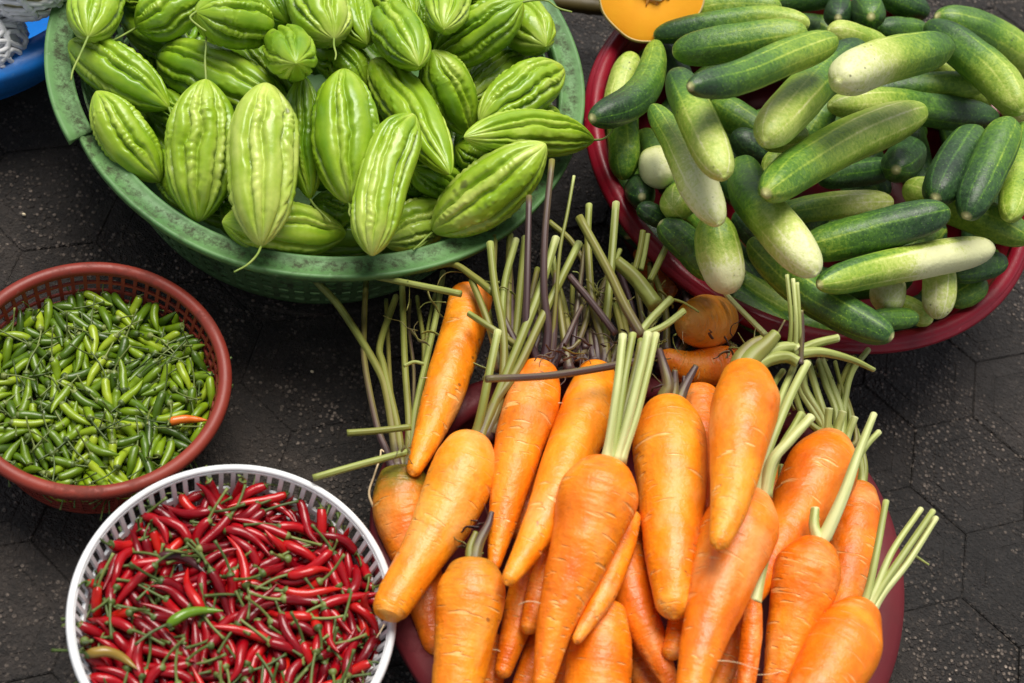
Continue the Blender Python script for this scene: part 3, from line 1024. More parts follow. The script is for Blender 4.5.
def build_cukes():
    items = []
    for key, pts, W, layer, dz, ta, tb, label in CUKES:
        ps = np.linspace(0, 1, 13)
        pw = W * (1 - np.abs(2 * ps - 1) ** 4) ** .6
        items.append(dict(key=key, pts=pts, ps=ps, pw=pw, layer=layer, dz=dz, W=W, ta=ta, tb=tb, label=label, fix={31: (.082, .080)}.get(key)))
    bx, by, R, zr = BOWL['cuke']
    for k in range(34):
        q = .182 if k < 14 else (.13 if k < 26 else .06)
        m = 14 if k < 14 else (12 if k < 26 else 8)
        a = 2 * math.pi * k / m + .1
        p = np.array([bx + q * math.cos(a), by + q * math.sin(a), .0])
        b = a + math.pi / 2 + .25 * math.sin(3.7 * k)
        t = np.array([math.cos(b), math.sin(b), 0]) * .062
        z = .082 if k < 14 else .078
        p[2] = z
        items.append(dict(key=100 + k, pts=[px_of(p - t), px_of(p + t)], ps=np.linspace(0, 1, 13), pw=17 * (1 - np.abs(2 * np.linspace(0, 1, 13) - 1) ** 4) ** .6, layer=0, dz=None,
                          W=17, ta=.06 + .12 * (k % 3), tb=.1 + .1 * (k % 4), label='dark cucumber deep in the heap, almost hidden under the others', fix=(z, z + .004)))  # added layer, dark tones stand in for shade inside the basin
    settle(items, 'cuke', .084, .03, rin=.022, tilt=.34)
    for k, it in enumerate(items):
        g = np.random.default_rng(300 + k)
        n, seg = 60, 48
        u, c, s = centreline(it, n)
        Lw = np.linalg.norm(c[-1] - c[0]) / (2 * it['W'] * s[0])
        p = 2.2 + max(0, min(Lw, 5) - 1) * .75
        r = it['W'] * (1 - np.abs(2 * u - 1) ** p) ** .52 * s
        ta, tb = it['ta'], it['tb']
        if it['key'] == 7:
            r = r * np.interp(u, [0, .35, .75, 1], [.70, .76, 1.08, 1.0])
        elif it['key'] in (1,):
            r = r * np.interp(u, [0, .4, 1], [1, 1.05, .74])
        elif it['key'] in (27, 19):
            r = r * np.interp(u, [0, .45, 1], [.88, .92, 1.0])
        elif abs(ta - tb) > .3:
            r = r * np.interp(u, [0, .5, 1], [.90, 1.0, 1.02] if tb > ta else [1.02, 1.0, .90])
        th = np.arange(seg)[None, :] / seg
        T, H = np.broadcast_arrays(u[:, None], th)
        mult = 1 + .05 * (vnoise(g, 4, 5, H, T) - .5) + .022 * np.cos(2 * np.pi * 5 * H + g.random() * 6) + .03 * (vnoise(g, 10, 14, H, T) - .5)
        w = np.clip((T - .12) / .76, 0, 1)
        w = w * w * (3 - 2 * w)
        # pale belly on one side
        tone = ta + (tb - ta) * w + .16 * (vnoise(g, 3, 2, H, T) - .5)
        if it['key'] == 34:
            tone = tone - .32 * (np.sin(2 * np.pi * (H + .48)) > .35) * (1 - T * .35)
        dark_end = 0 if ta < tb else 1
        e = T if dark_end == 0 else 1 - T
        scar = np.clip(1 - e / .012, 0, 1) ** .5
        if min(ta, tb) > .55:
            scar = scar * .3
        tone = tone + .25 * np.exp(-e / .02) * (.4 + .6 * (vnoise(g, 16, 2, H, T) > .5))
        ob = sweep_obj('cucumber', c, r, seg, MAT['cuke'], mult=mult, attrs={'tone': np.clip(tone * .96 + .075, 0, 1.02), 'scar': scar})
        tag(ob, it['label'], 'cucumber', 'cucumbers heaped in the crimson basin')


build_cukes()

# ------------------------------------------------------------------ carrots: points, half widths along them, layer, dz, tone, crown tint, label
CARROTS = {
    'a': ([(473, 292), (463, 330), (449, 375), (433, 425), (412, 475)], [22, 22, 22, 17, 7], 6, None, .12, 0, 'slim carrot leaning up to the near rim of the green basket'),
    'b': ([(471, 434), (464, 470), (445, 515), (419, 560), (393, 604), (387, 619)], [18, 34, 30, 23, 19, 12], 8, None, .15, 0, 'large carrot whose blunt tip overhangs the white basket'),
    'c': ([(404, 468), (403, 510), (419, 570), (438, 655)], [22, 30, 23, 12], 3, None, -.02, .9, 'green shouldered carrot under the large blunt tipped one'),
    'd': ([(474, 557), (472, 592), (464, 640), (455, 700), (448, 745)], [20, 34, 30, 23, 10], 7, None, .08, .42, 'carrot with ringed skin at the bottom left of the pile'),
    'e': ([(540, 363), (533, 400), (518, 450), (505, 510), (493, 570)], [18, 27, 24, 16, 6], 5, None, .02, 0, 'narrow carrot between the large blunt one and its pale tipped neighbour'),
    'f': ([(598, 368), (588, 410), (568, 460), (542, 525), (506, 584)], [18, 27, 25, 19, 7], 6, None, .12, 0, 'carrot with pale tip crossing left under the loose stalk'),
    'g': ([(608, 457), (599, 492), (584, 540), (568, 585), (554, 630), (541, 693)], [20, 40, 33, 26, 18, 9], 9, None, -0.02, 0, 'bright thick carrot in the centre with four cut pale stalks'),
    'h': ([(630, 512), (616, 560), (600, 600), (575, 643)], [14, 15, 12, 5], 7.5, None, .08, 0, 'carrot with pale pointed tip half hidden behind the bright central one'),
    'i': ([(668, 402), (669, 436), (671, 500), (673, 560), (674, 618)], [18, 37, 34, 27, 16], 9, None, .10, 0, 'stout upright carrot with purple crown right of the centre'),
    'j': ([(745, 367), (745, 405), (737, 455), (729, 505), (718, 548)], [20, 34, 27, 19, 9], 10, None, 0.06, .15, 'carrot on top with large pale green crown'),
    'k': ([(757, 493), (742, 525), (723, 575), (704, 640), (688, 705)], [16, 38, 34, 23, 14], 9, None, -0.05, 0, 'big carrot with pinkish shoulder below the green crowned one'),
    'l': ([(738, 585), (731, 640), (712, 705)], [16, 15, 9], 6, None, -0.07, 0, 'slim carrot hugging the right side of the pink shouldered one'),
    'm': ([(835, 437), (821, 470), (795, 520), (768, 565), (745, 605)], [16, 36, 29, 20, 10], 8, None, -0.08, 0, 'deep orange carrot slanting left from the right rim'),
    'n': ([(860, 487), (856, 515), (848, 570), (838, 630)], [16, 25, 24, 18], 5, None, -0.06, .45, 'browned carrot standing against the right rim'),
    'o': ([(820, 538), (808, 572), (795, 620), (780, 680), (768, 730)], [16, 34, 27, 17, 8], 8, None, -0.08, 0, 'smooth carrot right of the big pink shouldered one'),
    'p': ([(863, 606), (845, 642), (815, 695), (788, 750)], [18, 37, 31, 16], 9, None, -0.08, .06, 'lowest right carrot with stalks sticking out over the rim'),
    'q': ([(753, 597), (751, 640), (744, 700)], [9, 11, 9], 10, None, -0.06, 0, 'very thin carrot with pale green cone shaped crown'),
    'r': ([(611, 600), (602, 640), (597, 690), (594, 740)], [14, 31, 35, 30], 5, None, -0.05, 0, 'wide carrot at the bottom centre below the pale pointed tip'),
    's': ([(620, 530), (631, 590), (650, 640), (676, 695)], [20, 21, 17, 7], 4, None, -0.12, 0, 'reddish carrot bending right at the bottom centre'),
    't': ([(687, 585), (679, 630), (669, 657)], [16, 13, 9], 5, None, -0.08, 0, 'short carrot tip under the stout upright one'),
    'u': ([(540, 540), (521, 610), (501, 678)], [18, 17, 8], 4, None, -.08, 0, 'dull pinkish carrot right of the ringed one'),
    'v': ([(562, 535), (542, 590), (526, 634)], [16, 15, 8], 5, None, -.04, 0, 'small carrot between the pinkish and the bright central one'),
    'w': ([(550, 615), (532, 670), (514, 720)], [15, 15, 11], 3, None, -.1, 0, 'carrot low under the bright central one'),
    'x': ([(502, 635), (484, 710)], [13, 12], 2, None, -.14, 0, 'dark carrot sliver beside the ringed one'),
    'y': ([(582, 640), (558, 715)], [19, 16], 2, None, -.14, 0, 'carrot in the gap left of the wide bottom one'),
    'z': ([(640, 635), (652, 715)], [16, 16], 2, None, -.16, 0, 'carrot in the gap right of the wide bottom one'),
    'ba': ([(700, 390), (702, 450), (705, 520)], [20, 18, 12], 5, None, -.14, 0, 'reddish carrot in the gap between the two upright ones'),
    'bb': ([(748, 370), (722, 365), (692, 368), (657, 356)], [18, 20, 18, 10], 4, None, -.06, .1, 'carrot lying crosswise behind the green crown'),
    'bc': ([(716, 321), (703, 322), (687, 323)], [25, 27, 17], 5, .035, 0.22, 0, 'carrot seen tip on under the near rim of the cucumber basin'),
    'bd': ([(645, 245), (658, 270), (668, 300)], [15, 17, 12], 2, None, -.08, 0, 'carrot peeping out between stalks and the cucumber basin'),
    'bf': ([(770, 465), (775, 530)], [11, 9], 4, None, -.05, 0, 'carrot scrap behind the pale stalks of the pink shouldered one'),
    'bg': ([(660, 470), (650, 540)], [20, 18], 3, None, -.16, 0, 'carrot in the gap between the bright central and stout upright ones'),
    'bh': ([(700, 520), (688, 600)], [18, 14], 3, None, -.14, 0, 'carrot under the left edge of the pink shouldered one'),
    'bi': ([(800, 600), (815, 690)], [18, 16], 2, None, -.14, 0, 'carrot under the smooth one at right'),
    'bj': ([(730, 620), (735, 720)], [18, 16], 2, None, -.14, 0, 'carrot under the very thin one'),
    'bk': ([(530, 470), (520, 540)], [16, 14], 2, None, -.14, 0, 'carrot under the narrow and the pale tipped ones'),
}

# leaf stalks: carrot key (or None for a loose stalk with its own label), pixel points, half width px start, end, tone start, end, height change at the end, (height for loose stalks)
STALKS = [
    # green shouldered carrot
    ('c', [(398, 470), (395, 448), (387, 396), (377, 367), (341, 309), (315, 280)], 5, 4, .35, .66, -.05),
    ('c', [(394, 472), (386, 450), (377, 426), (365, 365), (364, 326), (366, 283)], 4, 3.4, .3, .50, -.05),
    ('c', [(402, 470), (398, 430), (384, 368), (380, 345), (396, 297)], 4.5, 4, .45, .56, -.04),
    ('c', [(407, 470), (409, 425), (405, 365), (402, 284)], 4.5, 3.5, .4, .6, -.03),
    ('c', [(411, 468), (414, 420), (425, 367), (437, 312), (443, 272)], 4.5, 3.5, .5, .66, -.03),
    ('c', [(410, 462), (420, 400), (424, 350), (417, 297)], 3, 2.5, .4, .5, -.04),
    ('c', [(413, 460), (424, 390), (427, 335), (435, 294)], 2.5, 2, .4, .55, -.04),
    ('c', [(405, 470), (392, 400), (388, 340), (386, 300)], 3, 2.5, .3, .4, -.06),
    ('c', [(409, 466), (414, 380), (409, 330), (410, 300)], 2.5, 2, .3, .35, -.06),
    # large blunt carrot
    ('b', [(478, 440), (495, 402), (517, 370), (545, 312), (579, 243)], 5.8, 4.6, .46, .74, .035),
    ('b', [(480, 440), (486, 424), (509, 368), (538, 296), (556, 238)], 5.8, 4.8, .42, .68, .035),
    ('b', [(484, 440), (500, 398), (504, 340), (495, 288), (490, 243)], 5.2, 4.4, .34, .58, .02),
    ('b', [(486, 438), (504, 376), (502, 320), (505, 282), (516, 240)], 4.5, 4.2, .34, .66, .005),
    ('b', [(490, 436), (506, 370), (508, 300), (510, 235)], 4.5, 4, .3, .55, -.01),
    ('b', [(492, 436), (513, 350), (520, 290), (525, 238)], 5, 4.3, .32, .56, -.012),
    ('b', [(476, 438), (484, 400), (489, 374), (498, 331)], 5.5, 4.6, .44, .66, .03),
    ('b', [(487, 440), (512, 385), (531, 330), (545, 285)], 4.5, 4, .12, .3, -.01),
    # narrow carrot: dark stems standing up behind it
    ('e', [(544, 366), (548, 330), (544, 290), (545, 233), (552, 160)], 5, 3.6, .12, .26, .06),
    ('e', [(538, 366), (527, 330), (527, 285), (529, 196)], 4.5, 3.4, .1, .14, .05),
    ('e', [(548, 366), (553, 345), (555, 300), (556, 272)], 4.5, 3.8, .14, .16, .02),
    ('e', [(550, 366), (556, 300), (560, 250), (567, 215), (574, 176)], 2.5, 1.8, .3, .6, .06),
    ('e', [(552, 368), (566, 340), (576, 318), (582, 306)], 4.5, 2.5, .16, .34, .01),
    ('e', [(540, 364), (534, 350), (538, 332), (532, 300)], 4.5, 3, .12, .1, .005),
    ('e', [(552, 366), (560, 352), (572, 348), (580, 340)], 4, 2, .2, .42, .01),
    # pale tipped carrot
    ('f', [(604, 370), (603, 345), (592, 300), (588, 240), (589, 205)], 5, 4, .3, .62, .02),
    ('f', [(606, 366), (606, 330), (611, 268), (616, 203)], 5, 4.4, .45, .72, .03),
    ('f', [(600, 366), (590, 345), (585, 320), (583, 300)], 4.2, 4, .16, .34, -.02),
    ('f', [(602, 366), (598, 340), (595, 315), (594, 300)], 4.2, 4, .25, .36, -.02),
    ('f', [(606, 368), (604, 330), (606, 315), (604, 300)], 4, 4, .28, .36, -.02),
    ('f', [(610, 366), (617, 348), (622, 335), (615, 305)], 6, 3, .3, .5, -.01),
    ('f', [(598, 372), (592, 352), (596, 330), (590, 312)], 5, 4, .05, .15, -.015),
    ('f', [(608, 372), (612, 350), (604, 330), (611, 308)], 4.5, 4, .1, .2, -.02),
    ('f', [(594, 372), (580, 350), (576, 330), (570, 318)], 4.5, 3.5, .05, .12, -.02),
    ('f', [(612, 372), (624, 352), (628, 340), (634, 322)], 5, 3.5, .08, .3, -.02),
    ('bb', [(746, 372), (738, 362), (736, 352), (728, 342)], 6, 3, .4, .5, .0),
    ('bb', [(746, 372), (735, 366), (722, 350), (715, 345)], 4, 2.5, .15, .1, -.01),
    # bright central carrot
    ('g', [(606, 462), (611, 430), (618, 380), (623, 335)], 5.2, 4.8, .86, .76, .03),
    ('g', [(611, 461), (618, 420), (625, 375), (633, 334)], 5, 4.3, .84, .70, .025),
    ('g', [(616, 461), (628, 420), (640, 372), (648, 333)], 5.4, 5, .92, .80, .035),
    ('g', [(620, 462), (635, 420), (646, 378), (656, 334)], 5, 4.4, .86, .76, .025),
    ('g', [(614, 462), (622, 420), (635, 370), (641, 340)], 4, 4, .70, .55, .015),
    # stout upright carrot: purple stubs
    ('i', [(662, 408), (664, 396), (668, 384), (662, 360), (659, 350)], 9, 4, .5, .12, .012),
    ('i', [(670, 406), (674, 390), (675, 370)], 9, 3, .45, .06, .012),
    ('i', [(677, 407), (684, 388), (696, 366)], 8, 3.5, .42, .12, .01),
    ('i', [(682, 408), (683, 395), (684, 376)], 4, 2, .3, .05, .008),
    # carrot with large green crown
    ('j', [(742, 372), (752, 358), (766, 345), (776, 334)], 15, 7, .62, .5, .012),
    ('j', [(736, 372), (740, 358), (752, 345), (762, 340)], 10, 6, .5, .3, .006),
    ('j', [(750, 370), (768, 360), (786, 357), (798, 362)], 9, 6, .76, .72, .004),
    ('j', [(756, 364), (775, 350), (793, 347), (798, 350)], 8, 6, .7, .7, .004),
    ('j', [(789, 352), (791, 320), (787, 275)], 2.6, 2.2, .6, .72, .03),
    ('j', [(795, 354), (796, 320), (793, 279)], 2.8, 2.4, .72, .80, .03),
    ('j', [(800, 352), (799, 315), (797, 283)], 2.6, 2.4, .66, .74, .03),
    ('j', [(800, 364), (802, 335), (801, 310)], 3.2, 2.8, .2, .16, .022),
    ('j', [(796, 354), (820, 352), (850, 359), (874, 370)], 6.5, 2.5, .70, .6, -.01),
    ('j', [(800, 350), (818, 343), (838, 338)], 6, 4.5, .72, .9, .004),
    ('j', [(752, 362), (772, 342), (785, 320)], 2, 1, .6, .4, .02),
    # pink shouldered carrot
    ('k', [(757, 498), (763, 464), (788, 401), (807, 363)], 6, 5, .95, .80, .02),
    ('k', [(763, 499), (771, 463), (790, 440), (811, 417)], 7, 5.6, .95, .84, .025),
    ('k', [(760, 496), (770, 440), (781, 398), (795, 364)], 5, 4, .82, .74, .005),
    ('k', [(766, 496), (778, 455), (795, 425), (801, 414)], 5, 4.4, .76, .66, .01),
    ('k', [(755, 494), (762, 440), (772, 390), (783, 371)], 4.2, 3.6, .72, .70, .0),
    # carrot slanting left from the right rim
    ('m', [(828, 442), (826, 436), (822, 418), (805, 388), (806, 365)], 4.6, 4, .8, .70, .0),
    ('m', [(832, 440), (828, 425), (818, 395), (808, 362)], 4.4, 4, .78, .72, .005),
    ('m', [(836, 440), (836, 412), (826, 385), (819, 361)], 4.4, 4, .74, .76, .0),
    ('m', [(840, 442), (842, 415), (832, 385), (822, 360)], 4.4, 3.8, .74, .72, .002),
    ('m', [(826, 442), (827, 430), (829, 408)], 5, 4.6, .7, .78, .012),
    ('m', [(836, 441), (838, 428), (843, 411)], 5, 4.4, .74, .8, .012),
    ('m', [(845, 446), (849, 432), (855, 417)], 4.6, 4.2, .72, .8, .010),
    ('m', [(842, 444), (850, 418), (842, 390), (835, 362)], 3.2, 2.5, .58, .56, -.005),
    ('m', [(848, 448), (856, 440), (852, 415), (840, 378)], 3, 2.5, .5, .55, -.01),
    ('m', [(830, 438), (812, 410), (800, 388), (803, 372)], 4, 3.5, .72, .75, -.005),
    ('m', [(826, 436), (806, 420), (797, 400), (796, 380)], 4, 3.5, .68, .72, -.01),
    ('m', [(842, 440), (845, 400), (852, 372), (868, 350)], 4.2, 3.5, .8, .86, -.005),
    ('m', [(838, 440), (838, 395), (846, 372), (854, 358)], 4.2, 3.8, .64, .6, -.01),
    # smooth carrot
    ('o', [(822, 540), (828, 530), (844, 494), (857, 457), (874, 414)], 8.5, 4, .95, .80, .03),
    ('o', [(818, 540), (814, 525), (815, 508)], 7, 5, .84, .72, .005),
    ('o', [(826, 538), (836, 512), (852, 470), (866, 446), (879, 432)], 4.6, 3.6, .86, .78, .02),
    # browned carrot
    ('n', [(860, 492), (862, 478), (860, 460), (855, 448)], 7, 4, .74, .7, .01),
    ('n', [(862, 492), (865, 470), (862, 450), (856, 430)], 4, 3, .6, .62, .005),
    # lowest right carrot
    ('p', [(860, 614), (868, 592), (877, 550), (886, 501)], 4.8, 3.7, .86, .76, .02),
    ('p', [(863, 613), (876, 588), (893, 550), (921, 509)], 4.8, 3.4, .84, .74, .015),
    ('p', [(867, 612), (882, 586), (905, 552), (933, 511)], 5, 3.6, .86, .78, .02),
    ('p', [(870, 614), (884, 592), (908, 562), (936, 518)], 4.8, 3.6, .88, .80, .012),
    ('p', [(914, 555), (920, 559), (929, 565)], 1.6, 1, .74, .7, .0),
    # very thin carrot
    ('q', [(754, 602), (757, 590), (763, 570), (770, 550)], 9, 2.2, .86, .74, .01),
    ('bf', [(773, 515), (777, 495), (782, 465)], 4, 3.6, .7, .66, .01),
    ('d', [(474, 562), (478, 545), (488, 525), (492, 512)], 9, 3, .4, .12, .005),
    ('d', [(470, 562), (470, 548), (476, 532)], 6, 3, .5, .3, .004),
]
LOOSE = [
    ([(347, 433), (375, 431), (411, 427)], 4, 3.8, .58, .56, .125, .13, 'short dry carrot stalk lying level across the left stalks'),
    ([(313, 478), (355, 466), (408, 452)], 4, 4.2, .66, .70, .125, .135, 'green carrot stalk lying across just above the white basket'),
    ([(376, 277), (407, 283), (461, 294)], 3.2, 4, .7, .74, .118, .15, 'pale carrot stalk running from under the green rim to the slim carrot'),
    ([(424, 270), (452, 264), (474, 277), (493, 292)], 3, 5, .6, .62, .118, .15, 'greyish bent carrot stalk just below the green rim'),
    ([(486, 379), (555, 375), (640, 361)], 4.2, 4.6, .30, .22, .205, .19, 'purplish cut stalk lying level across the carrot tops'),
    ([(579, 217), (608, 270), (624, 304), (642, 336)], 5, 6, .56, .36, .19, .185, 'thick purple green stalk slanting down to the central bunch'),
    ([(640, 333), (652, 318), (671, 299)], 4.5, 4.8, .8, .72, .185, .19, 'short cut green stalk of the knot above the central carrot, upper one'),
    ([(646, 334), (664, 326), (684, 311)], 4, 4.2, .82, .74, .185, .19, 'short cut green stalk of the knot above the central carrot, lower one'),
    ([(672, 299), (684, 303), (699, 312)], 1.6, 1.2, .7, .6, .185, .18, 'thin yellowish leaf rib curling onto the tip on carrot'),
    ([(643, 231), (640, 250), (635, 270)], 3.6, 3.8, .6, .56, .17, .16, 'pair like cut stalk leaning on the crimson rim, left one'),
    ([(648, 234), (645, 252), (641, 270)], 3, 3.2, .72, .62, .17, .16, 'pair like cut stalk leaning on the crimson rim, right one'),
    ([(668, 243), (660, 260), (650, 281)], 3.8, 4, .66, .6, .17, .16, 'single cut stalk slanting toward the crimson rim'),
    ([(617, 262), (636, 279), (656, 306)], 7.5, 9.5, .56, .62, .16, .165, 'thickest green stump of stalk above the central knot'),
    ([(569, 276), (592, 303), (616, 334)], 4.2, 4, .14, .1, .165, .16, 'dark purple stalk slanting down right through the bunch'),
    ([(722, 290), (742, 311), (766, 335)], 2.8, 3.4, .9, .84, .15, .17, 'pale stick like stalk leaning over the crimson rim by the white cucumber'),
    ([(625, 303), (632, 320), (640, 332)], 5, 4, .78, .8, .17, .18, 'pale bent stalk joining the central knot from the left'),
    ([(549, 222), (570, 240), (584, 262)], 3.6, 3.4, .5, .3, .12, .12, 'short stalk lying in shade between the dark stems'),
    ([(620, 250), (613, 268), (608, 285)], 3, 3, .7, .6, .16, .16, 'short pale stalk end left of the thick stump'),
    ([(404, 366), (414, 362), (424, 364)], 2, 2, .62, .6, .13, .13, 'tiny broken stalk piece among the left stalks'),
]


SCRAPS = [
    ('f', 592, 287, .15, 26, .022, .62), ('f', 604, 300, .15, 14, .02, .5), ('f', 575, 322, .14, 16, .022, .35), ('e', 556, 352, .16, 18, .018, .2), ('b', 505, 285, .15, 14, .012, .62),
    ('f', 612, 345, .15, 18, .022, .3), ('f', 590, 340, .13, 16, .03, .2), ('i', 672, 385, .17, 10, .014, .2), ('j', 755, 352, .17, 16, .018, .62), ('j', 735, 355, .16, 12, .014, .25),
    ('c', 405, 450, .14, 12, .02, .4), ('c', 430, 300, .12, 10, .025, .55), ('c', 420, 330, .12, 10, .03, .5), ('d', 485, 530, .15, 16, .018, .3), ('d', 478, 545, .15, 10, .014, .5),
    ('m', 815, 372, .13, 14, .02, .66), ('bb', 650, 300, .15, 14, .024, .6), ('bb', 655, 335, .15, 16, .022, .4), ('bb', 640, 350, .14, 14, .025, .3), ('e', 530, 330, .13, 12, .03, .3),
    ('k', 785, 410, .15, 8, .02, .7), ('o', 818, 530, .14, 6, .012, .7), ('e', 500, 360, .12, 12, .03, .4), ('bb', 728, 345, .15, 10, .02, .3), ('f', 570, 362, .15, 14, .02, .12),
]


_g = np.random.default_rng(77)
for _k in range(34):
    _x = 492 + 205 * _g.random()
    _key = 'b' if _x < 520 else ('e' if _x < 572 else ('f' if _x < 636 else 'bb'))
    _y0 = 372 - 22 * _g.random()
    _y1 = _y0 - _g.uniform(35, 118)
    if _x > 640:
        _y1 = max(_y1, 262 + .35 * (_x - 640))
    _x1 = _x + _g.normal() * 22 + (8 if _x < 600 else -6)
    _m = ((_x + _x1) / 2 + _g.normal() * 5, (_y0 + _y1) / 2)
    _t = _g.uniform(.08, .42)
    STALKS.append((_key, [(_x, _y0), _m, (_x1, _y1)], _g.uniform(3.2, 5), _g.uniform(2.6, 4.2), _t, _t + _g.uniform(.05, .34), _g.uniform(-.035, .004)))


def build_carrots():
    items = {}
    for key, (pts, ws, layer, dz, tone, crown, label) in CARROTS.items():
        ps = np.linspace(0, 1, len(ws))
        items[key] = dict(key=key, pts=pts, ps=ps, pw=np.array(ws, float), layer=layer, dz=dz, tone=tone, crown=crown, label=label, fix={'bd': (.07, .06)}.get(key))
    settle(list(items.values()), 'carrot', .086, .03, rin=.036, tilt=.20)
    roots = {}
    for k, it in enumerate(items.values()):
        g = np.random.default_rng(500 + k)
        n, seg = 96, 56
        u, c, s = centreline(it, n)
        w = spline(np.column_stack([it['pw'], it['pw']]), n, u)[:, 0]
        L = np.linalg.norm(c[-1] - c[0])
        cap0 = np.clip(u / min(.075, .62 * w.max() * s[0] / L), 0, 1)
        cap1 = np.clip((1 - u) / min(.3, .9 * it['pw'][-1] * s[0] / L), 0, 1)
        r = w * s * np.sqrt(np.clip(1 - (1 - cap0) ** 3, 0, 1)) * np.sqrt(np.clip(1 - (1 - cap1) ** 2, 0, 1))
        th = np.arange(seg)[None, :] / seg
        T, H = np.broadcast_arrays(u[:, None], th)
        mult = 1 + .10 * (vnoise(g, 3, 5, H, T) - .5) + .05 * (vnoise(g, 6, 14, H, T) - .5)
        rings = .012 * np.clip(vnoise(g, 3, max(6, int(46 * L / .2)), H, T) - .58, 0, 1) / .42
        mult = mult - rings
        # narrow sunken creases part of the way round
        for q in range(int(10 * L / .15)):
            t0, h0 = g.random() ** .9, g.random()
            dh = (H - h0 + .5) % 1 - .5
            mult = mult - .05 * np.exp(-((T - t0) / .006) ** 2 - (dh / .07) ** 2)
        crown = 1.5 * it['crown'] * np.exp(-(T / (.30 if it['crown'] > .6 else .15)) ** 2) + .75 * np.exp(-(T / .011) ** 2)
        tone = it['tone'] + .08 * np.exp(-(1 - T) / .05)
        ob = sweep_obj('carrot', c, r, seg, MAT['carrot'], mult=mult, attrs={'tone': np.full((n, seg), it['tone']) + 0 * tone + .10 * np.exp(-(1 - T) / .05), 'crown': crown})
        tag(ob, it['label'], 'carrot', 'carrots piled on the maroon basin')
        roots[it['key']] = (ob, c, it)
        # fine side roots
        if it['layer'] >= 4 and it['key'] not in ('bf', 't'):
            for q in range(int(g.integers(0, 3))):
                i = int(g.integers(20, n - 4))
                d = np.array([g.normal(), g.normal(), .6])
                d /= np.linalg.norm(d)
                p0 = c[i] + d * r[i] * .93
                e = g.normal(size=3) * .6
                pts = [p0, p0 + (d + e * .4) * .004, p0 + (d * .8 + e) * .009, p0 + (d * .5 + e * 1.5) * .013]
                stem(ob, 'fine_root', pts, .0004, .0002, MAT['root'], seg=5, n=8)
    # long hair root of the green shouldered carrot, tip tails
    ob, c, it = roots['c']
    z = c[20][2]
    stem(ob, 'tap_root', [P(379, 518, z - .01), P(372, 504, z), P(369, 492, z + .005), P(374, 476, z + .01), P(380, 458, z + .016), P(381, 450, z + .018), P(384, 452, z + .018)], .0011, .0005, MAT['root'], n=24)
    for key, pts, r0, r1, t0, t1, dz in STALKS:
        ob, c, it = roots[key]
        z0 = c[2][2]
        n = 22
        pp = spline(pts, n)
        dist = np.concatenate([[0], np.cumsum(np.linalg.norm(np.diff(pp, axis=0), axis=1))])
        f = dist / dist[-1]
        sag = .006 * np.sin(np.pi * f) if dist[-1] > 60 else 0
        c3 = np.array([P(a, b, zz) for (a, b), zz in zip(pp, z0 + dz * f + sag)])
        s3 = np.array([depth(p) for p in c3]) / F_PX
        rr = (r0 + (r1 - r0) * f) * s3
        rr = rr * (1.04 + .7 * np.exp(-f / .07) * (1 if r0 < 6 else 0))
        me = sweep_obj('leaf_stalk', c3, rr, 12, MAT['stalk'], ob, attrs={'tone': t0 + (t1 - t0) * f + .22 * np.exp(-(1 - f) / .03) - .16 * np.exp(-f / .12) * (1 if t0 < .6 else -.5)}, flat=.82)
    # torn scraps of carrot leaf caught in the bunches
    for k, (key, px, py, z, m_, size, tn) in enumerate(SCRAPS):
        g = np.random.default_rng(900 + k)
        bm = bmesh.new()
        lay = bm.verts.layers.float.new('tone')
        p0 = P(px, py, z)
        for q in range(max(4, int(m_ * .45))):
            d = g.normal(size=3) * [1, 1, .5]
            d /= np.linalg.norm(d)
            st = p0 + g.normal(size=3) * size * [.3, .3, .12]
            pts = [st]
            for w in range(4):
                d = d + g.normal(size=3) * .45
                d /= np.linalg.norm(d)
                pts.append(pts[-1] + d * size * .28)
            r_ = g.uniform(.0008, .0024)
            me, o3 = sweep('scrap', spline(pts, 12), np.linspace(r_, r_ * .35, 12), 6, attrs={'tone': np.full(12, tn + g.normal() * .12)}, flat=.3, origin=p0)
            bm.from_mesh(me)
            bpy.data.meshes.remove(me)
        me = bpy.data.meshes.new('leaf_scrap')
        bm.to_mesh(me)
        bm.free()
        me.polygons.foreach_set('use_smooth', np.ones(len(me.polygons), bool))
        par = roots[key][0]
        o = link('leaf_scrap', me, MAT['stalk'], par)
        o.location = Vector(p0) - par.location
    for k, (pts, r0, r1, t0, t1, z0, z1, label) in enumerate(LOOSE):
        n = 20
        pp = spline(pts, n)
        f = np.linspace(0, 1, n)
        c3 = np.array([P(a, b, zz) for (a, b), zz in zip(pp, z0 + (z1 - z0) * f)])
        s3 = np.array([depth(p) for p in c3]) / F_PX
        o = sweep_obj('carrot_stalk', c3, (r0 + (r1 - r0) * f) * s3, 12, MAT['stalk'], attrs={'tone': t0 + (t1 - t0) * f}, flat=.85)
        tag(o, label, 'carrot stalk', 'loose cut carrot stalks')
    return roots


build_carrots()
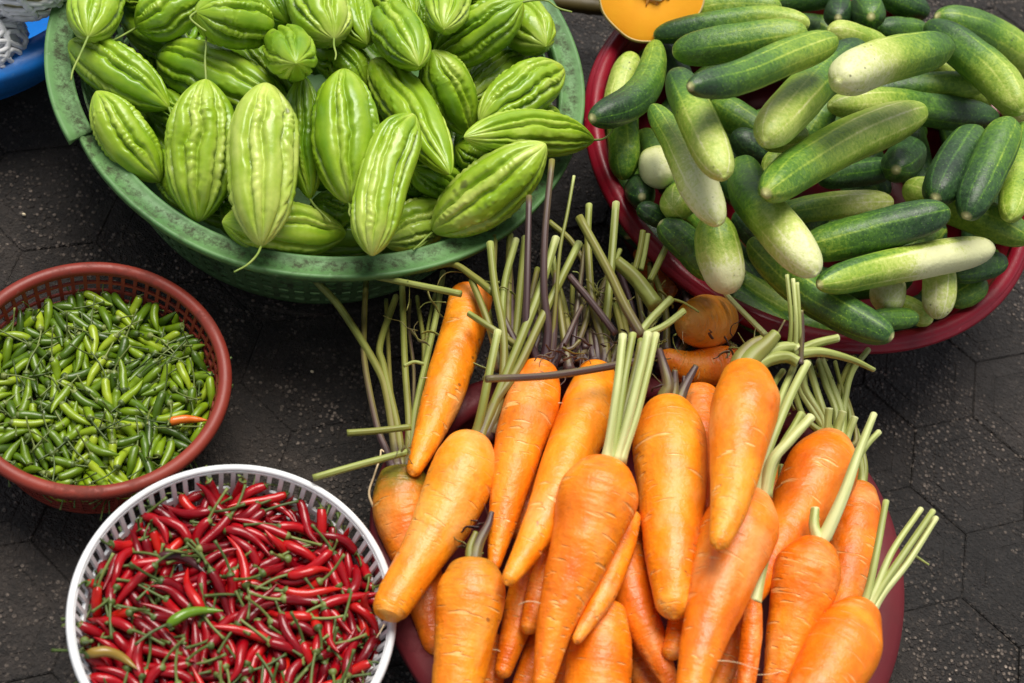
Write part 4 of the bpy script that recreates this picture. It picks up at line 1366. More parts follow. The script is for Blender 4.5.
# ------------------------------------------------------------------ chillies
def chilli_meshes(kind):
    out = []
    for v in range(5):
        g = np.random.default_rng((11 if kind == 'green' else 40) + v)
        if kind == 'green':
            L, R = .022 + .009 * v / 4, .0035
            ts, rs = [0, .04, .12, .3, .55, .8, .93, 1], [.55, .82, 1, 1.02, .95, .62, .32, .05]
            bend, sl = .0020, .024
        else:
            L, R = .033 + .013 * v / 4, .0038
            ts, rs = [0, .04, .12, .3, .55, .8, .93, 1], [.6, .85, 1, .98, .86, .55, .27, .04]
            bend, sl = .0042, .025
        n, seg = 26, 14
        t = (1 - np.cos(np.linspace(0, np.pi, n))) / 2
        x = (t - .45) * L
        b = bend * (.4 + g.random())
        c = np.column_stack([x, b * (np.sin(np.pi * t) - .5), .3 * b * np.sin(2 * np.pi * t)])
        r = np.interp(t, ts, rs) * R
        T, H = np.broadcast_arrays(t[:, None], np.arange(seg)[None, :] / seg)
        mult = 1 + .16 * (vnoise(g, 4, 7, H, T) - .5)
        body, _ = sweep(kind + '_chilli', c, r, seg, mult=mult, origin=(0, 0, 0))
        # calyx cup and curved stalk
        a = g.random() * 6.28
        e = np.array([0, math.cos(a), math.sin(a)]) * sl * .35
        p0 = c[0]
        pts = [p0 + [.0022, 0, 0], p0 + [-.0005, 0, 0], p0 + [-.003, 0, 0], p0 + np.array([-sl * .5, 0, 0]) + e * .3, p0 + np.array([-sl, 0, 0]) + e]
        cs = spline(pts, 18)
        f = np.linspace(0, 1, 18)
        rs2 = np.interp(f, [0, .2, .3, .45, .93, 1], [R * .86, R * .78, R * .42, .0007, .0006, .0010] if kind == 'green' else [R * .92, R * .80, R * .45, .0011, .0010, .0014])
        st, _ = sweep('chilli_stem', cs, rs2, 9, origin=(0, 0, 0))
        out.append((body, st))
    return out


def unpack(s):
    return [tuple(int(x) for x in row.split(',')) for row in s.split(';')]


def chilli_heap(kind, bowl, rows, lift, label, group, bm, stuff_label, n_single, special):
    bx, by, R, zr = BOWL[bowl]
    meshes = chilli_meshes(kind)
    for body, st in meshes:
        body.materials.append(bm)
        st.materials.append(MAT['ch_stem'])
    things = []
    rest = ([], []), ([], [])
    for i, (x, y, z, qw, qx, qy, qz, v) in enumerate(rows):
        M4 = Matrix.Translation((bx + x / 1e4, by + y / 1e4, z / 1e4 + lift)) @ Quaternion((qw, qx, qy, qz)).normalized().to_matrix().to_4x4()
        body, st = meshes[v]
        if i < n_single:
            o = bpy.data.objects.new(kind + '_chilli', body)
            o.matrix_world = M4
            COL.objects.link(o)
            q = bpy.data.objects.new('stem', st)
            q.parent = o
            COL.objects.link(q)
            tip = M4 @ Vector((-(.45 * (.03 if kind == 'green' else .042)) - .026, 0, 0))
            if math.hypot(tip.x - bx, tip.y - by) > R - (.012 if kind == 'green' else .006) and tip.z < zr + .03:
                p0 = body.vertices[14].co.x              # stalk snapped short where the basket wall is in its way
                q.scale = (.3, 1, 1)
                q.location = (p0 * .7, 0, 0)
            tag(o, label, 'chilli', group)
            things.append(o)
        else:
            edge = math.hypot(x / 1e4, y / 1e4) > R - .030
            for k, me in ((0, body), (1, st)):
                if k == 1 and edge:
                    continue                             # these have lost their stalks
                vs, fs = rest[k]
                b0 = len(vs)
                vs.extend((M4 @ w.co)[:] for w in me.vertices)
                fs.extend(tuple(b0 + j for j in p.vertices) for p in me.polygons)
    if len(rows) > n_single:
        vs, fs = rest[0]
        n0 = len(vs)
        f0 = len(fs)
        fs = fs + [tuple(n0 + j for j in f) for f in rest[1][1]]
        me = bpy.data.meshes.new('chilli_filling')
        me.from_pydata(vs + rest[1][0], [], fs)
        me.materials.append(bm)
        me.materials.append(MAT['ch_stem'])
        me.polygons.foreach_set('material_index', np.array([0] * f0 + [1] * (len(fs) - f0), np.int32))
        me.polygons.foreach_set('use_smooth', np.ones(len(fs), bool))
        tag(link('chilli_filling', me), stuff_label, 'chillies', group, 'stuff')
    used = set()
    for (px, py, ang, key, lab) in special:
        tgt = Vector(P(px, py, zr - .015))
        # the topmost single chilli close to that place takes the odd colour
        best = max((o for o in things if o.name not in used), key=lambda o: o.location.z * .6 - (o.location.xy - tgt.xy).length)
        used.add(best.name)
        d = Vector(P(px + math.cos(ang) * 10, py - math.sin(ang) * 10, tgt.z)) - tgt
        best.matrix_world = Matrix.Translation((tgt.x, tgt.y, best.location.z + .009)) @ d.to_track_quat('X', 'Z').to_matrix().to_4x4()
        best.material_slots[0].link = 'OBJECT'
        best.material_slots[0].material = MAT[key]
        best['label'] = lab
    return things


GREEN_ROWS = unpack('-311,-487,590,142,-957,-248,48,4;21,-901,543,975,-213,-46,-45,4;750,-118,561,993,-109,35,-39,4;-379,-635,570,866,298,103,387,3;-668,-397,577,373,867,306,127,3;-29,-297,620,72,-987,141,-23,4;-326,273,594,404,694,483,349,4;293,-497,613,115,993,-10,40,3;-16,-568,577,932,-208,128,-267,4;537,-463,552,506,544,-313,-592,2;-58,139,590,86,-684,722,61,4;-6,-144,607,9,-995,57,84,2;654,11,575,254,910,311,101,2;-298,-414,589,836,-525,-120,108,4;56,-699,592,59,-49,865,-495,1;417,-805,554,941,-141,171,255,3;-492,-2,561,284,875,-335,-205,4;156,178,603,277,-387,-771,424,4;-186,-200,613,326,-594,655,-336,3;-446,-280,575,83,-589,-804,7,4;280,63,590,526,-574,-437,451,3;-610,-507,561,193,-539,805,-155,3;-195,382,609,851,-52,33,-521,4;356,-653,558,646,-744,165,33,3;-327,-757,552,733,-36,-78,674,1;760,-306,560,660,-341,259,-617,3;829,118,578,515,306,-526,-604,3;-114,-580,576,202,-340,-657,641,4;553,-189,581,633,-601,334,-357,3;179,-734,568,545,717,404,158,2;263,-272,589,305,-311,-818,375,3;382,-727,571,135,230,960,-82,3;-576,-579,561,504,-2,-93,-859,0;847,341,585,648,504,-121,-558,2;468,-462,585,701,-241,-122,660,3;443,184,587,462,19,-135,-877,1;-356,783,566,820,-570,-23,-47,2;47,374,588,716,125,36,-686,4;-649,477,555,812,41,88,-576,4;593,392,587,571,710,-245,-331,2;375,-70,566,732,675,-9,89,3;443,-324,585,188,-915,-356,-11,0;-155,812,566,508,808,-252,-159,3;-148,88,575,289,845,450,20,4;525,25,585,517,479,-206,-679,4;-170,-884,523,155,-915,110,355,3;668,-469,571,1,367,930,1,2;49,794,566,128,713,-689,-14,4;35,-411,588,295,-684,-585,320,2;-768,190,570,131,116,-910,-375,1;120,-11,577,285,832,-364,-306,4;-247,233,554,766,245,-212,-555,4;-243,-699,533,301,-266,-610,683,3;-781,32,526,629,400,-93,-661,3;-609,-7,525,759,425,250,425,2;148,820,569,71,855,-501,-115,2;-208,635,571,737,522,-280,-326,2;232,562,567,75,91,933,-341,4;-361,514,573,413,-908,62,21,4;132,-533,577,12,-703,711,30,1;-99,-713,553,939,-3,82,-335,0;-507,373,550,907,-118,-58,-401,4;-520,462,571,249,-172,-472,828,1;-280,-137,590,3,518,854,44,1;-294,564,569,113,-5,-598,793,2;-36,-46,582,50,111,724,679,1;606,-515,533,538,-551,409,-489,3;-820,-216,588,679,248,-449,-526,2;-888,173,548,572,-489,-400,524,3;-85,413,595,316,-475,793,-214,0;-676,8,519,330,-319,753,-473,3;569,-311,576,797,-367,54,-477,4;690,-262,552,597,-284,-178,729,0;-515,-390,557,472,32,236,849,3;-549,253,536,212,66,-461,-859,0;-223,-316,569,124,-71,-989,-26,2;345,274,574,464,224,-90,-852,1;-500,-314,545,192,853,-427,-229,2;661,566,547,424,826,-38,-369,1;-528,149,545,465,-854,54,228,3;165,-115,589,940,-319,118,-33,0;373,-183,565,63,24,224,-972,2;-493,-607,533,78,135,-749,-644,4;539,366,569,413,818,-385,-106,2;-794,276,543,115,-581,-781,-199,4;293,787,541,146,295,397,-857,4;512,-642,529,122,38,-148,981,2;901,-55,542,464,609,238,597,0;493,-718,546,165,-11,788,-593,2;131,-384,591,137,-288,839,440,0;-776,-98,587,199,831,-502,133,2;-602,592,538,6,193,-629,-753,2;-611,-181,536,388,97,-676,-619,4;-673,398,567,319,-377,-596,633,0;448,330,576,717,-24,300,-629,1;-78,-356,561,332,713,618,20,2;-336,3,570,818,-300,362,-332,2;781,-158,517,124,-10,109,986,3;-60,806,537,574,-329,619,-424,4;427,470,574,412,250,-393,-783,3;434,-259,561,952,-76,262,-138,2;677,440,567,197,7,686,-700,4;787,-320,509,218,-148,752,-605,0;134,447,566,142,-76,-331,930,0;349,-3,560,955,-167,-193,-149,3;627,192,561,229,-63,944,227,0;735,202,540,592,472,-125,-641,2;80,-861,512,109,221,-181,-952,4;247,331,558,551,-312,429,-644,3;322,-588,542,471,818,-39,-327,1;298,-462,558,192,410,745,490,2;-763,-209,554,275,-116,954,-3,2;-461,-124,557,360,795,-487,32,3;-853,-270,549,623,-536,404,-400,1;200,-25,568,178,-811,555,39,0;-473,-659,517,751,640,113,119,3;-450,678,525,627,-629,426,-173,2;-67,699,554,861,-438,24,-257,1;306,333,573,256,-540,795,-109,0;53,-224,596,265,336,902,55,0;69,-714,530,592,570,548,157,4;464,660,542,67,-383,846,365,4;634,-262,538,643,-259,-219,686,4;773,52,548,681,254,261,636,4;-315,169,532,801,136,217,541,1;335,-826,526,948,217,216,87,3;-663,-490,586,494,-531,-1,688,2;-624,287,525,556,809,126,-144,2;-370,-713,521,541,669,509,-46,3;182,-192,568,9,-977,-202,-72,1;678,-601,551,158,789,-100,586,3;393,-486,562,348,-811,463,-85,2;-435,232,541,400,694,596,53,0;-276,-498,535,363,50,192,911,4;108,94,562,689,283,250,-619,1;540,645,546,851,300,-246,355,2;-240,796,524,874,-345,263,-218,2;781,310,525,622,-125,358,-685,4;60,525,558,341,-935,-15,101,1;-225,364,562,387,98,20,917,4;246,143,551,469,-389,699,-375,2;-861,13,529,255,-885,44,387,0;-333,730,524,750,-657,24,80,0;-124,-828,531,791,455,-361,192,1;-73,127,519,136,-344,907,-200,3;-507,-189,548,418,-713,546,-139,2;224,499,553,366,-42,874,316,2;314,682,524,180,361,-305,-863,2;589,514,553,568,575,-573,-136,1;-694,88,519,334,413,-461,-710,1;361,575,538,44,-354,687,633,2;110,626,552,140,205,723,-644,2;-190,235,515,528,-58,-103,841,3;891,102,511,688,80,169,701,1;-401,-183,531,91,114,923,-355,2;120,689,544,129,-982,22,-135,1;393,673,528,632,664,92,389,4;197,839,516,182,-888,-265,-327,4;-43,324,560,943,-102,166,269,0;-754,324,524,98,552,-324,-762,1;-751,-250,504,693,225,572,376,3;95,-882,449,269,4,958,-94,1;318,144,526,430,87,10,-898,0;-337,-818,432,623,-624,386,271,3;128,276,539,180,-883,-429,-60,3;170,-628,543,715,-422,-358,428,3;-171,-62,562,862,-503,66,5,1;828,-317,445,323,-791,-519,24,2;510,307,539,163,314,928,-112,1;13,-455,532,258,-440,-830,226,0;2,50,550,5,864,479,155,3;-273,91,525,425,-529,-299,671,1;576,76,531,229,909,307,162,4;546,159,569,234,-374,-467,766,0;-867,-68,510,501,647,574,-20,2;-776,385,505,15,778,-414,-472,1;670,-40,542,423,8,868,259,0;-397,1,517,220,-485,-582,614,4;-106,469,555,868,485,106,-16,0;415,113,533,321,645,592,361,4;-64,251,538,163,-149,767,602,0;142,-848,329,130,4,197,-972,2;-172,654,528,165,337,292,-880,0;795,69,477,71,622,770,-119,4;227,636,540,69,-115,-82,988,2;-299,-761,500,758,565,-323,44,2;763,-458,467,728,164,665,-19,0;-120,-758,500,599,-661,359,-276,2;-503,648,512,337,826,-310,-330,1;33,590,545,257,-377,356,816,1;125,-287,574,201,40,973,107,1;192,749,509,79,-240,-892,374,0;72,-800,499,515,-852,-40,83,2;638,-600,397,232,-891,-342,188,3;-672,-343,530,280,-527,729,-335,0;-407,91,547,624,-165,23,-763,2;-10,-301,555,513,145,-110,839,3;186,-502,514,554,335,122,-752,4;616,33,530,150,-896,-409,-90,3;276,-675,481,464,-255,-77,845,3;-483,-743,446,189,-179,-609,749,0;-101,544,544,4,-235,966,108,0;-332,-381,515,409,768,-312,-381,0;60,432,527,454,-248,-262,815,3;211,-703,501,26,-763,630,-146,2;594,-631,345,386,-180,236,-873,1;-775,102,492,828,-371,-398,135,0;392,-131,531,843,536,8,51,2;-506,478,507,11,195,382,-904,3;-104,-401,513,333,310,804,382,4;-82,381,531,197,193,-229,-933,1;316,-819,414,596,-127,-613,-503,2;318,846,536,647,161,-653,360,0;-299,-571,504,261,457,655,-542,2;-100,659,509,662,-664,-71,-341,1;-357,562,519,394,-555,629,-376,3;-411,394,519,202,966,-133,90,0;706,-384,447,76,258,565,-780,3;15,-223,525,973,95,108,-179,4;577,-203,524,731,8,63,-680,3;-526,545,530,52,241,-848,-470,4;-501,334,500,156,217,-830,491,0;375,-245,494,466,-793,192,343,1;-887,29,458,34,-695,698,167,4;727,405,536,295,554,667,-402,0;-479,-517,535,765,-21,-431,-479,0;486,152,519,732,111,336,582,2;-259,-611,479,110,-506,818,-250,0;-11,728,511,203,-605,736,-225,2;478,-581,491,619,749,-155,-177,2;101,150,530,382,180,-174,-890,4;-675,-491,511,622,-650,7,437,1;-484,51,501,351,-800,389,-293,0;-186,-259,553,15,9,-970,243,1;-284,-338,534,856,180,-181,-451,3;644,574,489,423,-693,580,-63,3;-252,687,494,442,-145,-350,-813,1;-79,-655,531,747,-570,111,-323,1;417,447,514,888,183,-9,-422,1;-136,-859,367,922,311,192,-128,2;-355,232,511,786,73,344,-509,2;-729,-372,501,219,-749,-576,244,4;340,768,494,242,-95,945,197,3;60,817,480,491,32,406,-770,0;367,153,477,789,-511,-279,195,2;256,-294,522,567,269,-434,-646,1;-650,533,494,866,447,168,146,4;482,-689,335,912,-147,20,383,4;599,302,529,113,-294,-591,742,0;-659,599,471,242,-341,885,-207,3;700,-449,453,813,-158,555,-85,0;33,-647,483,126,-914,229,311,1;781,-255,478,31,-953,-250,168,0;-793,-407,469,596,582,-248,-495,0;812,171,493,251,567,783,44,0;320,254,507,268,-24,180,-946,4;439,-493,466,671,-726,-19,-150,3;-68,55,519,527,783,282,175,4;469,-386,495,992,57,77,-76,3;637,-477,477,197,-411,-483,748,2;46,-156,520,24,5,991,-130,1;457,-736,480,118,161,-858,-472,3;-596,416,479,175,180,488,836,0;-389,-133,490,169,3,946,275,4;-640,-212,473,417,416,-626,-511,4;620,380,507,6,-298,-750,590,3;-529,-337,491,57,837,543,34,4;-43,-120,556,392,-920,-26,0,4;-98,436,503,799,-587,5,133,4;-169,594,511,5,-124,-213,-969,3;175,-800,438,69,428,740,-514,3;243,-752,456,495,95,632,589,0;663,-486,422,113,548,817,-141,0;755,-204,468,877,419,151,179,4;584,236,508,68,86,203,973,0;-189,-738,452,400,-382,64,-831,4;201,-760,396,445,4,58,894,2;7,-568,514,873,458,-59,-160,4;-830,319,466,6,-815,-549,183,2;448,-323,521,7,128,985,-120,3;87,-783,369,27,-452,-759,467,4;568,-530,450,605,-538,353,-470,3;230,409,507,431,869,241,16,1;-259,477,521,207,-927,-289,121,1;-160,-533,489,94,-634,692,332,3;-86,785,468,264,-763,584,79,0;296,492,533,186,-380,-712,560,0;868,-20,462,613,-256,-427,613,1;-213,-367,503,738,-107,38,-665,4;-576,-643,471,429,865,-144,-218,3;105,-467,521,692,221,-303,-617,3;173,66,526,647,-425,-440,455,3;-414,-354,500,627,8,-192,755,3;371,-673,409,313,-370,-590,646,4;-592,276,454,251,27,-508,824,2;735,28,491,470,400,494,613,0;-600,342,481,936,-269,194,-115,4;11,118,468,703,144,18,696,1;-93,-247,486,112,910,-372,-144,0;-19,-756,335,499,421,570,499,4;762,301,429,363,-91,871,-318,1;-36,820,465,744,220,34,-630,0;520,488,447,83,210,-450,-864,2;-458,-302,464,439,647,565,264,3;632,451,473,29,-327,631,703,4;-237,190,496,234,744,-626,-11,2;-694,19,444,329,447,726,405,2;36,-800,421,35,-914,-403,27,3;-611,-322,493,408,608,671,118,1;-218,-750,330,713,109,170,671,1;69,1,451,238,-634,729,-97,0;50,359,453,506,-135,318,-790,1;467,479,501,841,262,-124,-456,2;-536,-576,483,80,890,-426,-139,3;-633,-429,361,113,-915,-320,219,4;-791,-161,442,437,-469,292,-710,4;-429,703,470,715,694,27,79,4;80,-727,468,143,-977,129,-87,1;412,-459,512,73,-25,996,-40,0;116,-309,490,24,-155,-566,-809,0;433,-179,505,23,103,-890,-443,1;758,-272,354,232,-177,183,939,0;-51,-657,476,553,-406,266,-678,3;271,-702,332,425,634,-538,-358,2;-567,193,440,128,-278,-919,247,2;517,512,520,352,185,365,842,0;-314,255,469,578,-542,592,-147,1;193,-296,535,725,-354,-243,538,4;424,-554,420,322,907,-14,272,0;-314,-502,483,628,-732,184,189,4;-388,-658,461,706,-513,-45,486,2;213,800,422,80,423,-488,-759,0;245,-465,503,95,451,880,113,1;260,351,496,933,170,40,314,2;-264,44,471,422,98,764,478,0;443,-114,471,839,390,22,-379,4;-271,-354,479,645,427,-456,-439,2;-483,-716,331,606,-730,266,-170,3;-515,29,430,299,76,-855,418,0;708,526,426,472,92,641,598,3;479,-608,397,566,466,467,494,3;-396,-67,469,106,29,449,-887,4;98,-350,431,279,-795,-513,165,1;366,60,469,805,555,73,194,1;763,-124,392,15,298,929,-220,4;-225,-73,497,103,655,661,-352,2;57,528,479,740,-599,-42,-304,4;-395,-64,406,439,538,-677,-245,4;339,-749,414,800,-42,-339,-494,0;684,-462,349,775,549,103,295,4;-613,5,463,210,357,817,401,1;619,-317,403,154,258,545,-783,1;277,482,474,2,-184,880,-438,3;-813,-72,461,174,-772,-502,349,4;771,-81,329,206,-170,-525,808,2;-738,-38,450,513,354,437,648,1;-815,-259,413,440,284,-831,188,2;253,-382,484,291,-137,595,737,0;-218,-178,496,959,-145,-18,244,0;-144,-272,457,94,448,874,164,1;-712,-398,437,504,764,-322,-243,3;-154,224,459,234,12,769,595,1;-49,-381,446,19,-864,-484,141,4;23,711,460,172,109,-259,-944,2;-295,-669,416,386,209,787,434,0;-150,785,474,795,298,52,-525,0;878,29,414,709,-99,311,-625,4;112,-630,430,914,-340,5,-223,3;-158,-376,416,892,-72,169,-413,1;508,85,486,214,-268,824,-451,4;-275,-790,437,866,-188,-125,-447,3;670,83,494,576,-472,428,-512,1;175,130,479,909,255,-133,-300,0;304,313,509,212,-241,783,-532,3;-291,-594,387,7,409,696,-590,4;-364,-729,346,96,526,821,201,0;-877,24,397,261,-621,724,-147,0;-741,-151,517,157,-320,-848,393,0;-251,141,448,189,-43,35,-981,0;-365,69,493,35,-387,-868,309,1;-664,-53,391,395,-668,-504,379,1;-360,765,448,385,912,30,-137,2;657,470,384,86,93,990,-56,2;-486,224,481,273,-359,591,-668,0;493,548,447,287,183,-472,-813,2;322,-343,457,964,-209,76,-145,1;709,302,458,84,-519,801,288,0;-421,473,461,552,-815,-169,47,2;24,-368,449,507,657,535,158,0;-446,-566,434,194,-336,-853,-350,0;-434,-445,419,951,-293,93,-17,3;-436,575,425,122,244,-680,681,1;-151,429,450,849,525,43,24,2;222,-149,492,909,-190,-63,367,3;-651,-524,449,350,-68,-262,897,1;637,-177,481,801,577,-148,58,0;540,-96,460,333,-872,304,190,4;-67,-501,419,150,-409,448,780,1;803,116,394,771,-312,-508,225,2;362,-572,457,213,-408,-859,225,0;104,831,385,41,-178,836,517,2;398,-423,462,995,-34,-28,-92,0;-59,298,503,57,8,960,273,4;-248,796,461,973,73,217,29,3;676,-334,329,826,-551,-44,113,4;-529,-98,407,168,-960,221,-34,1;263,399,451,54,-242,871,-424,3;-223,854,439,97,2,87,-991,4;-168,-795,413,934,-247,-75,-247,1;-109,276,446,5,81,788,611,0;-841,212,353,557,557,579,213,0;-611,-628,397,588,-703,328,-229,3;126,-517,454,774,576,198,169,0;-6,-71,449,402,176,414,797,0;-271,-440,444,964,-141,-36,-224,4;266,-41,493,184,-954,-211,108,0;113,-459,456,232,100,-520,-816,1;490,399,451,570,808,-121,-88,1;500,-300,468,486,722,-342,-353,0;-601,325,421,210,-3,-803,558,1;-473,516,429,257,-42,-965,38,1;817,-3,398,222,-576,226,-754,1;105,-113,463,216,670,637,314,1;-651,224,493,404,-91,-83,906,2;403,123,430,39,-437,869,227,1;-396,-7,456,284,955,85,-13,2;41,-40,503,103,-298,-551,773,1;537,523,396,228,-182,890,-352,4;-423,638,452,147,-53,642,-750,4;574,671,428,944,39,-210,-250,1;-627,614,409,105,-897,-429,-2,3;-24,-237,476,297,806,-494,-135,3;322,-637,454,585,-610,363,-393,1;717,-100,480,800,-591,89,-62,4;327,-80,449,460,-730,-410,294,4;0,362,406,455,-866,-96,183,1;701,-295,376,105,421,772,-464,0;47,874,397,303,66,934,-177,3;-471,-707,395,233,-290,-822,432,3;640,403,411,118,-120,771,614,3;-216,661,426,955,-112,-35,-273,2;527,31,455,306,902,242,182,1;377,710,436,892,-2,-309,331,3;-330,-152,415,605,-580,-458,297,2;-637,-284,426,103,695,710,-37,4;449,349,459,980,172,-60,-79,3;-851,-138,421,649,-61,-112,-750,0;-16,881,420,174,-331,522,766,0;-748,-219,407,46,-550,525,-648,2;491,-70,418,30,-350,936,40,4;-416,272,413,111,-602,783,-111,4;21,-208,438,380,30,307,872,1;-214,592,464,800,-578,159,-31,1;-220,-398,440,262,109,783,554,1;340,207,477,798,-545,-179,183,4;118,628,430,947,-135,-283,62,4;-465,-509,414,273,124,-623,723,1;693,24,435,283,859,-406,-130,3;-92,659,405,55,-153,-986,23,0;205,457,428,40,-974,144,169,1;-329,-15,402,108,-597,741,-289,0;-147,527,454,577,815,34,-28,0;424,285,447,824,-563,-41,60,0;-314,265,405,269,-728,629,-40,1;248,633,424,264,-32,-267,926,0;-386,237,456,552,484,316,601,4;226,578,477,953,248,94,-147,2;696,173,419,191,-802,-541,-163,3;263,-445,437,609,-248,68,-751,0;581,-313,461,528,688,-357,-347,4;-120,-628,432,704,365,-501,-347,2;-655,116,472,198,-28,103,974,0;-687,198,453,712,-614,264,-213,1;281,-613,509,894,-223,70,-383,0;151,544,437,500,811,-124,-275,4;-563,-306,448,163,756,507,380,3;184,52,463,97,-361,-921,110,0;-351,439,462,222,29,-157,-962,1;-620,66,413,446,149,185,863,0;-406,-336,438,243,-174,954,28,0;731,113,443,601,136,-238,751,4;183,131,421,326,132,454,819,0;87,758,407,57,317,892,316,1;399,208,414,489,827,215,176,3;105,346,432,3,-446,802,398,1;-284,-180,439,535,-257,619,-515,0;484,-407,411,496,-723,-424,226,0;519,693,472,898,-116,-81,-417,0;134,271,474,158,-427,-887,79,3;454,-350,407,741,518,195,380,4;698,-254,417,198,-980,-23,-27,4;-363,533,434,433,102,-542,713,0;-445,74,433,72,-2,-308,949,1;389,-307,460,826,514,-174,-151,0;558,254,443,263,-157,865,-398,4;-607,443,426,281,-47,-595,751,3;424,600,448,48,654,-682,-324,3;200,333,413,192,108,966,132,3;192,-228,426,22,788,-614,-38,2;-60,-93,503,374,924,-79,-11,3;-122,492,498,146,30,121,-981,2;-386,-558,477,6,-908,414,-67,0;276,-655,413,779,73,-250,-570,4;-14,139,417,506,-325,386,-700,2;-120,142,444,505,753,415,81,4;-107,-57,445,802,-503,222,-233,2;838,277,433,596,-256,496,577,1;-481,672,407,279,-29,-143,-949,2;-71,107,460,475,-722,-429,262,2;-119,-185,437,180,-809,557,-49,0;472,-659,465,939,-200,121,251,2;699,332,401,148,318,-916,-193,3;65,664,469,168,15,466,-868,3;274,-50,431,481,-775,-316,259,0;-25,483,445,20,42,-475,879,1;-154,-479,412,747,-500,16,-438,0;482,123,442,306,-279,812,-412,3;-711,329,403,953,135,-88,-258,2;653,-92,422,484,-589,438,-475,2;132,26,435,38,-597,-785,162,4;-88,381,463,126,97,534,-830,3;-506,-269,435,517,-399,576,-492,3;-669,403,451,488,850,-97,-171,4;-279,530,423,400,166,-175,884,3;-41,-759,452,255,961,-70,81,1;-477,-615,419,287,250,440,814,4;61,197,448,157,661,-698,-229,0;-697,-263,430,385,-573,683,-241,2;-788,157,437,76,803,-573,-149,0;182,278,418,282,62,823,489,1;369,-215,429,713,-114,403,-562,1;-233,354,472,151,976,-134,-83,3;563,124,431,293,216,-455,-813,3;258,691,448,874,-394,116,-260,2')
